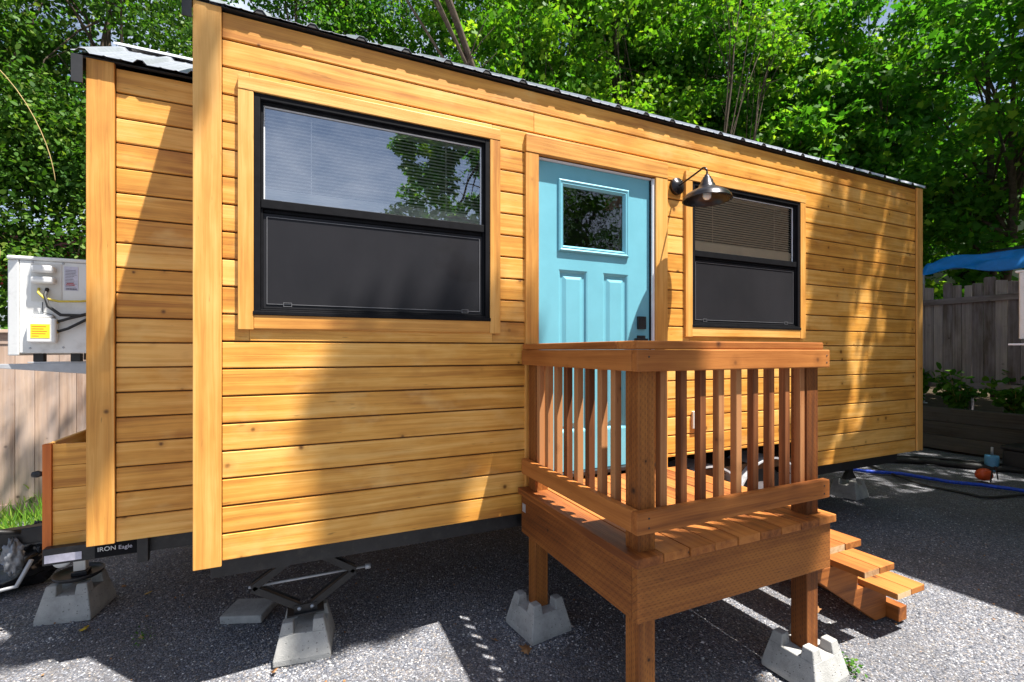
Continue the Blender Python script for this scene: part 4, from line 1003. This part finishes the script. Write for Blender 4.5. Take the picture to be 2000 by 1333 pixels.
q = MB(); q.tube([(g_[0] + .01, g_[1], .22), (g_[0] + .01, g_[1], .33)], .016, 8); q.build('spout', 'steel', o)
g_ = ground(1985, 925); o = thing('equipment_case', 'black plastic equipment case in deep shade at the right edge', 'case', g_)
q = MB(); q.box(g_[0] + .0, g_[0] + .45, g_[1] - .35, g_[1] + .15, .06, .30); q.build('body', 'rubber', o, bevel=.03)
q = MB(); q.box(g_[0] - .015, g_[0] + .465, g_[1] - .365, g_[1] + .165, .305, .36); q.build('lid', 'black_metal', o, bevel=.02)
q = MB(); q.box(g_[0] + .01, g_[0] + .04, g_[1] - .3, g_[1] + .1, .0, .06); q.box(g_[0] + .4, g_[0] + .43, g_[1] - .3, g_[1] + .1, .0, .06); q.build('skid', 'rubber', o)

# black bags, hitch and film at far left
def lump(name, c, r, mat, parent, seed, amp=.25):
    r_ = np.random.default_rng(seed); nu, nv = 30, 18; vs = []; ph_ = r_.uniform(0, 6.28, (6,)); 
    for j in range(nv):
        for i in range(nu):
            th = 2 * math.pi * i / nu; p = math.pi * j / (nv - 1)
            f = 1 + amp * (.5 * math.sin(5 * th + ph_[0] + 3 * p) + .35 * math.sin(9 * p + ph_[1] + 2 * th) + .3 * math.sin(11 * th - 7 * p + ph_[2]))
            vs.append((c[0] + r[0] * f * math.sin(p) * math.cos(th), c[1] + r[1] * f * math.sin(p) * math.sin(th), max(.0, c[2] + r[2] * f * math.cos(p))))
    q = MB(); q.add(vs, [(j * nu + i, (j + 1) * nu + i, (j + 1) * nu + (i + 1) % nu, j * nu + (i + 1) % nu) for j in range(nv - 1) for i in range(nu)], smooth=True)
    return q.build(name, mat, parent)
ht = thing('trailer_hitch', 'black trailer hitch coupler wrapped in film at the far left', 'hitch', (-1.85, 1.25, .35))
q = MB(); q.prism([(-1.42, .50), (-1.42, .60), (-1.95, .575), (-2.02, .54), (-2.02, .49), (-1.96, .47)], 'y', 1.2, 1.28); q.build('coupler', 'black_metal', ht, bevel=.01)
q = MB(); q.tube([(-1.95, 1.1, .56), (-1.85, 1.08, .62), (-1.65, 1.1, .63), (-1.5, 1.12, .60)], .014, 8); q.build('lever', 'black_metal', ht)
lump('film_wrap', (-1.56, 1.18, .44), (.045, .04, .09), 'clearfilm', ht, 5, .35)
q = MB(); q.tube([(-1.62, 1.15, .50), (-1.70, 1.12, .36), (-1.64, 1.1, .27), (-1.52, 1.12, .28), (-1.46, 1.14, .42)], .012, 8); q.build('safety_chain', 'steel', ht)
lump_o = thing('black_bag', 'crumpled shiny black bag behind the trailer hitch', 'bag', (-2.15, 1.9, 0)); lump('sack', (-1.95, 1.9, .14), (.34, .22, .16), 'bag', lump_o, 8, .22)
lump('knot', (-1.7, 1.85, .33), (.08, .07, .10), 'bag', lump_o, 3, .4)
o = thing('blue_bag', 'scrap of bright blue plastic on the ground at the left edge', 'plastic bag', (-2.05, 1.45, 0)); lump('sack', (-1.93, 1.3, .04), (.12, .08, .045), 'bluetarp', o, 12, .35)

# ================================================================== PLANTS NEAR THE GROUND
def grasspatch():
    N = 5200; x = rng.uniform(-6, -1.6, N); y = rng.uniform(2.35, 3.72, N); keep = rng.uniform(0, 1, N) < np.clip((y - 2.2) / 1.1, .1, 1); x, y = x[keep], y[keep]; N = len(x)
    h = rng.uniform(.04, .16, N) * (.6 + .9 * (y - 2.3)); a = rng.uniform(0, 6.28, N); lean = rng.normal(0, .35, (N, 2)) * h[:, None]
    w_ = rng.uniform(.003, .008, N); B = np.stack([x, y, np.zeros(N) - .01], -1); T = np.stack([x + lean[:, 0], y + lean[:, 1], h], -1); s_ = np.stack([np.cos(a) * w_, np.sin(a) * w_, np.zeros(N)], -1)
    Mi = (B * .5 + T * .5); V = np.stack([B - s_, B + s_, Mi + s_ * .8, T, Mi - s_ * .8], 1)
    o = mesh_polys('grass', V, 5, 'grass', None, rng.uniform(0, 1, N)); tag(o, 'short green grass and weeds growing along the foot of the pale fence', 'grass', kind='stuff')
grasspatch()
def weed(loc, h, n, label, mat='leaf_weed', ls=.09, group=None, spread=.25):
    t = thing('weed', label, 'weed', loc, group); q = MB(); pts = []
    for i in range(n):
        a = random.uniform(0, 6.28); hh = h * random.uniform(.5, 1); L = spread * random.uniform(.3, 1)
        p = [(loc[0] + L * math.cos(a) * k_ ** 1.3, loc[1] + L * math.sin(a) * k_ ** 1.3, loc[2] + hh * k_) for k_ in (0, .3, .6, 1)]
        q.tube(p, 0, 5, rads=[.005, .004, .003, .0015])
        for k_ in np.linspace(.25, 1, 7): pts.append([loc[0] + L * math.cos(a) * k_ ** 1.3, loc[1] + L * math.sin(a) * k_ ** 1.3, loc[2] + hh * k_])
    q.build('stems', 'leaf_weed' if False else 'vine', t); P = np.repeat(np.array(pts), 3, 0) + rng.normal(0, .025, (len(pts) * 3, 3))
    V = leaf_verts(P, ls, OVAL, .7, .6); mesh_polys('leaves', V, 6, mat, t, rng.uniform(0, 1, len(P))); return t
wl = [('bushy weed at the wall top nearest the house corner', 4.7, .5), ('low leafy weed second along the retaining wall', 4.15, .55), ('spreading fern-like weed mid-way along the retaining wall', 3.65, .75), ('tallest weed climbing the weathered fence', 3.25, 1.05), ('broad-leaved weed at the right edge above the retaining wall', 2.8, .8), ('far weed hidden behind the house corner on the terrace', 5.4, .6)]
for lb, y, h in wl: weed((10.2, y, .66), h, 26, lb, ls=.11, group='weeds above the retaining wall', spread=.45)
for k_ in range(5): weed((10.25, 2.2 - k_ * .7, .66), .7, 16, ['first','second','third','fourth','fifth'][k_] + ' leafy weed past the right edge of the photo on the terrace', ls=.12, group='weeds outside the right edge', spread=.4)
g_ = ground(1655, 1308); weed(g_, .05, 5, 'tiny green sprout in gravel beside the pier near the steps', ls=.02, spread=.03)
g_ = ground(280, 1248); weed(g_, .03, 3, 'single small green weed on shaded gravel near the left pier', ls=.012, spread=.03)
g_ = ground(415, 1085); weed((g_[0], g_[1] + .2, 0), .12, 6, 'dim weed growing in the shade under the trailer', ls=.05, spread=.08)
g_ = ground(60, 1000); weed((g_[0], g_[1] - .05, 0), .26, 9, 'bright broad-leaved weed against the pale fence at the left', 'grass', .06, None, .12)

FL = [((18, 1106), 'yellow leaf on gravel at the left edge below the hitch', 'leaf_yellow', .05), ((10, 1132), 'yellow leaf lower down at the left edge', 'leaf_yellow', .045), ((172, 1230), 'bright yellow leaf on gravel just below the left pier', 'leaf_yellow', .05), ((245, 1147), 'tan leaf on shaded gravel right of the left pier', 'leaf_brown', .05), ((293, 1162), 'yellow leaf on shaded gravel below the main corner board', 'leaf_yellow', .035),
      ((1035, 1278), 'curled brown leaf on gravel in front of the back left pier', 'leaf_brown', .06), ((118, 1218), 'brown leaf leaning on the foot of the left pier', 'leaf_brown', .06), ((965, 1255), 'small rust brown leaf right of the slatted light patches', 'leaf_brown', .04), ((1600, 1200), 'rust brown leaf on gravel behind the pier near the steps', 'leaf_brown', .06), ((540, 1315), 'pale tan leaf at the bottom edge left of the sunlit pier', 'leaf_brown', .04)]
for (px, py), lb, mt, sz in FL:
    g_ = np.array(ground(px, py)) + np.array([0, 0, .008]); V = leaf_verts(g_[None], sz, MAPLE, 1.5, .35); V = V + np.array([0, 0, .006])
    # real leaf curl
    V[..., 2] = np.maximum(V[..., 2], .002)
    o = mesh_polys('fallen_leaf', V, len(MAPLE), mt, None, rng.uniform(0, 1, 1)); tag(o, lb, 'leaf', 'fallen leaves on the gravel')
    m = o.modifiers.new('solid', 'SOLIDIFY'); m.thickness = .0006

N = 420; x = rng.uniform(-2.6, 6, N); y = rng.uniform(-1.6, 2.8, N)
V = leaf_verts(np.stack([x, y, gz(x, y) + .008], -1), .016, OVAL, 1.6, .5); o = mesh_polys('leaf_litter', V, 6, 'leaf_brown', None, rng.uniform(0, 1, N))
tag(o, 'tiny crumbs of dry leaf litter scattered over the gravel', 'leaf litter', kind='stuff')
# ================================================================== TREES
# left hedge trees
def band(x0, x1, y0, y1, z0, z1, K): return np.stack([rng.uniform(x0, x1, K), rng.uniform(y0, y1, K), rng.uniform(z0, z1, K)], -1)
hl = [(-5.6, 'ivy-clad hedge tree at the left edge behind the pale fence'), (-4.0, 'hedge tree with hanging vines above the air conditioner'), (-2.3, 'dense hedge tree just left of the lower roof')]
for i, (x, lb) in enumerate(hl):
    cs = np.concatenate([band(x - 1.0, x + 1.0, 4.4, 6.0, 1.9, 3.2, 52), band(x - 1.0, x + 1.0, 4.4, 6.0, 3.25, 5.0, 74), ell((x, 5.6, 6.2), (1.6, 1.5, 3.2), 170, .2)])
    tree('hedge_tree', lb, (x, 5.3, 0), [[(x, 5.3, 0), (x + .1, 5.3, 2.5), (x - .1, 5.4, 5), (x, 5.5, 7.5)]], cs, .42, 150, .062, OVAL, 'leaf_hedge', 'bark', 'hedge trees behind the pale fence', limbs=26, r0=.10, upw=.5, rand=.8)
# trees right behind the house, left to right
bgt = [(-.3, 8.0, 'leafy tree rising behind the gap between the two roofs', 'leaf_mid', 2.2, 12.5, .075),
       (2.2, 9.5, 'dark limbed tree behind the middle of the roof', 'leaf_mid', 3.0, 15.0, .09),
       (4.2, 6.6, 'bright yellow-green maple behind the roof above the teal door', 'leaf_bright', 2.2, 12.0, .095),
       (6.5, 6.3, 'bright green young maple left of the slim trunks', 'leaf_bright', 2.2, 12.6, .095),
       (8.6, 6.8, 'slim-stemmed green maple behind the right half of the roof', 'leaf_mid', 2.2, 13.0, .10)]
bgt += [(7.4, 9.2, 'tall maple standing furthest back above the right half of the roof', 'leaf_maple', 2.6, 16.5, .12), (10.6, 6.4, 'dark leafy maple between the roof corner and the tarps', 'leaf_maple', 2.2, 13.0, .12)]
for i, (x, y, lb, lm, rr, ht_, ls) in enumerate(bgt):
    cs = np.concatenate([ell((x, y, ht_ * .62), (rr, rr * .8, ht_ * .40), 260, .3), ell((x, y - .6, ht_ * .42), (rr * 1.05, rr * .6, ht_ * .2), 60, .2)])
    tr = [[(x, y, 0), (x + .1, y, 2.5), (x + .3, y, 6), (x + .2, y, ht_ * .9)], [(x + .4, y - .3, 0), (x + .6, y - .3, 3), (x + 1.1, y - .4, 7), (x + 1.4, y - .3, ht_ * .85)]]
    if i == 1: tr += [[(x + .3, y, 4), (x + .9, y + .4, 8), (x + 1.4, y + .8, 11.5)]]
    if i == 1: cs = np.concatenate([cs, ell((x - .6, y - 1.6, 9.6), (2.6, .6, 3.2), 90, .1)])
    tree('maple_tree' if i > 1 else 'broadleaf_tree', lb, (x, y, 0), tr, cs, .5, 105 if i > 1 else 110, ls, MAPLE if i > 1 else OVAL, lm, 'barkdark' if i == 1 else 'bark', 'trees behind the house', limbs=40, r0=.09 if i != 1 else .11, upw=.45, rand=.75)
# big maples on the right (shaded canopy)
mp = [(11.9, 6.0, (11.4, 5.6, 6.2), (2.4, 2.2, 3.3), 'dark green maple rising behind the tarps at the right'),
      (14.0, 2.4, (13.2, 2.2, 6.6), (2.3, 2.6, 3.3), 'dark maple at the right edge with pale sky showing through'),
      (9.6, 9.0, (9.9, 8.6, 7.6), (2.6, 2.0, 5.0), 'dark green maple beyond the far corner of the roof'),
      (13.4, 4.4, (13.4, 4.6, 8.6), (2.3, 2.2, 3.6), 'tall leafy maple standing right above the navy tarpaulin'),
      (12.8, 9.0, (12.8, 8.6, 7.4), (2.6, 2.2, 5.2), 'tall dark maple between the roof corner and the tarps'),
      (16.5, 5.5, (16.3, 5.5, 7.0), (2.4, 2.8, 4.6), 'dark maple far back above the navy tarpaulin')]
for i, (x, y, c, r_, lb) in enumerate(mp):
    cs = ell(c, r_, 185, .3)
    tree('maple_tree', lb, (x, y, .0 if x < 10 else .66), [[(x, y, .0), (x, y, 3), (x - .2, y, 6), (x - .3, y, 9)], [(x, y, 1.5), (x - .6, y - .5, 4), (x - 1.2, y - .7, 8)]], cs, .52, 85, .13, MAPLE, 'leaf_maple', 'bark', 'dark maples at the right', limbs=40, r0=.12, upw=.5, rand=.7)
# overhanging maple: trunk out of frame on the right, crown overhead, it shades the yard
def shade_pts():
    """clump centres placed up in the crown; each shades the spot where the sun line through it lands"""
    out = []
    def at(x, y, z, h):           # clump at height h whose shadow reaches (x,y,z)
        k_ = (h - z) / 3.2; return (x + .86 * k_, y - 1.0 * k_, h)
    r_ = random.Random(4)
    for _ in range(150):          # yard at the right
        gx, gy = r_.uniform(3.4, 11.5), r_.uniform(-2.2, 3.6)
        if gx < 5.3 and gy < -.35: continue
        if 6.3 < gx < 7.3 and gy < -.6: continue
        out.append(at(gx, gy, 0, r_.uniform(6.6, 10.5)))
    return out
cs = np.array(shade_pts())
tree('maple_tree', 'overhanging maple whose canopy fills the top right corner', (8.4, -3.2, 0), [[(10.4, -5.2, 0), (10.2, -5.0, 3), (9.6, -4.4, 6), (8.6, -3.6, 9)], [(10.2, -5.0, 3), (9.0, -3.6, 5.5), (7.4, -3.0, 8)]], cs, .55, 80, .13, MAPLE, 'leaf_maple', 'bark', 'dark maples at the right', limbs=60, r0=.2, upw=.9, rand=.5)
# a few low hanging sprays of it that show in the top right corner
# tree behind the camera: mirrored in the left window, leaf clumps added along sun lines shade wall and porch
def at(x, y, z, h): k_ = (h - z) / 3.2; return (x + .86 * k_, y - 1.0 * k_, h)
cs = []; fine_shade_cs = []
U = random.uniform
for _ in range(85): fine_shade_cs.append(at(U(.27, .72), 0, U(.85, 1.32), U(9.5, 11)))
for _ in range(42): fine_shade_cs.append(at(U(.10, 1.18), 0, U(1.40, 1.52), U(9.5, 11)))
for _ in range(12): fine_shade_cs.append(at(U(.62, 1.0), 0, U(1.0, 1.25), U(9.5, 11)))
for _ in range(34): fine_shade_cs.append(at(U(4.22, 4.42), 0, U(.9, 2.8), 9.6)) 
for _ in range(16): fine_shade_cs.append(at(U(4.20, 4.50), 0, U(1.2, 2.7), U(9, 10.5)))
for _ in range(36): fine_shade_cs.append(at(U(5.02, 5.75), 0, U(.8, 1.7), U(9, 10.5)))
for _ in range(7): fine_shade_cs.append(at(U(4.2, 5.7), 0, U(2.4, 3.1), U(9, 10.5)))
for _ in range(22): fine_shade_cs.append(at(U(1.25, 2.3), PY, U(.65, .85), U(9.5, 11)))
for _ in range(16): fine_shade_cs.append(at(U(1.2, 1.45), PY, U(1.1, 1.5), U(9.5, 11)))
for _ in range(10): fine_shade_cs.append(at(U(-1.3, -1.05), .6, U(.8, 1.0), U(9.5, 11)))
for _ in range(5): fine_shade_cs.append(at(U(-.62, -.45), U(-.25, -.1), 0, U(9.5, 11)))
for _ in range(26): cs.append(at(U(5.2, 10.5), U(1.0, 5.5), 0, U(9, 10.5)))
for _ in range(34): cs.append(at(U(5.4, 9.5), U(-.2, 2.0), 0, U(8, 10.5)))
shade_cs = np.array(cs)
refl = np.concatenate([ell((4.7, -10.5, 6.4), (2.4, 1.8, 2.6), 95, .2), ell((3.2, -10.0, 7.2), (1.2, .8, .9), 14, .2), ell((3.0, -10.0, 5.2), (.8, .6, .5), 6, .2), ell((5.6, -9.6, 10.0), (3.2, 2.0, 2.0), 60, .3)])
tr_ = tree('oak_tree', 'spreading tree behind the viewpoint, mirrored in the left window, with leaf clumps added for shade', (5.4, -10.5, 0), [[(5.6, -10.8, 0), (5.5, -10.6, 4), (5.3, -9.5, 8), (4.6, -6, 10.8)], [(5.5, -10.6, 4), (6.5, -7.5, 8), (7.0, -3.5, 10)]], np.concatenate([refl, shade_cs]), .42, 85, .13, MAPLE, 'leaf_mid', 'bark', None, limbs=60, r0=.25, upw=.7, rand=.6)
crown(tr_, np.array(fine_shade_cs), .13, 24, .105, MAPLE, 'leaf_mid', flat=.8, name='shade_sprays')  # unseen clumps added only to cast leaf shade on wall, porch and tongue box
tree('oak_tree', 'second tree behind the viewpoint, added to be mirrored in the glass of the teal door', (9.2, -11.5, 0), [[(9.2, -11.5, 0), (9.1, -11.3, 3), (8.8, -11, 6), (8.6, -11, 8)]], ell((9.2, -11.2, 6.0), (2.3, 1.6, 3.2), 80, .1), .42, 60, .13, MAPLE, 'leaf_mid', 'bark', None, limbs=30, r0=.2)  # unseen tree added so the door glass reflects dark leaves
for (sx, sy, dx, lb, h) in ((7.55, 4.1, .75, 'slim pale sapling stem behind the roof, left of the other', 9.0), (8.5, 4.3, 1.1, 'slim leaning sapling stem behind the roof, right of the other', 9.0)):
    tree('sapling', lb, (sx - .6, sy, 0), [[(sx - .6, sy, 0), (sx - .3, sy, 2.5), (sx + .05, sy, 5), (sx + dx, sy + .1, h)]], ell((sx + dx, sy + .1, h - .2), (.9, .8, 1.0), 16, .2), .4, 50, .10, MAPLE, 'leaf_bright', 'bark', 'saplings behind the roof', limbs=10, r0=.055)
# tree behind the fence on the left throwing leaf shade on the pale fence
cs = [at(random.uniform(-3.4, -1.6), 3.6, random.uniform(.4, 1.7), random.uniform(6, 7.5)) for _ in range(9)]
tree('young_tree', 'slim tree arching over the pale fence behind the house', (1.8, 3.0, 0), [[(2.6, 3.2, 0), (2.6, 3.1, 4), (1.5, 2.6, 6), (-.2, 2.3, 7)]], np.array(cs), .22, 36, .10, OVAL, 'leaf_mid', 'bark', None, limbs=14, r0=.07)
# far wood closing the view
cs = []
for i in range(620):
    a = math.radians(random.uniform(-42, 100)); d = random.uniform(19, 27); cs.append((d * math.sin(a), d * math.cos(a) - 2.6, random.uniform(.5, 13) if a < .75 else random.uniform(.5, 9)))
o = crown(None, np.array(cs), 1.5, 110, .26, OVAL, 'leaf_mid', name='far_wood'); tag(o, 'far-off wood of dark foliage behind everything', 'woodland', kind='stuff')
# hanging vines at the left
for (pp, lb) in (([(-3.3, 4.0, 3.25), (-2.95, 3.95, 3.0), (-2.75, 3.95, 2.75), (-2.8, 3.95, 2.5), (-3.2, 4, 2.42), (-3.6, 4, 2.42)], 'yellow dry vine looping out of the hedge'), ([(-3.1, 4.2, 4.9), (-2.7, 4.1, 4.5), (-2.45, 4.1, 3.9), (-2.4, 4.1, 3.5)], 'thin dry vine hanging near the lower roof'), ([(-3.8, 4.2, 4.2), (-3.4, 4.1, 3.9), (-3.1, 4.1, 3.4), (-3.3, 4.1, 3.0)], 'thin dry vine curling at upper left')):
    q = MB(); q.tube(pp, .005, 6); o = q.build('vine', 'vine'); tag(o, lb, 'vine', 'dry vines in the hedge')
    m = o.modifiers.new('sub', 'SUBSURF'); m.levels = 2; m.render_levels = 2
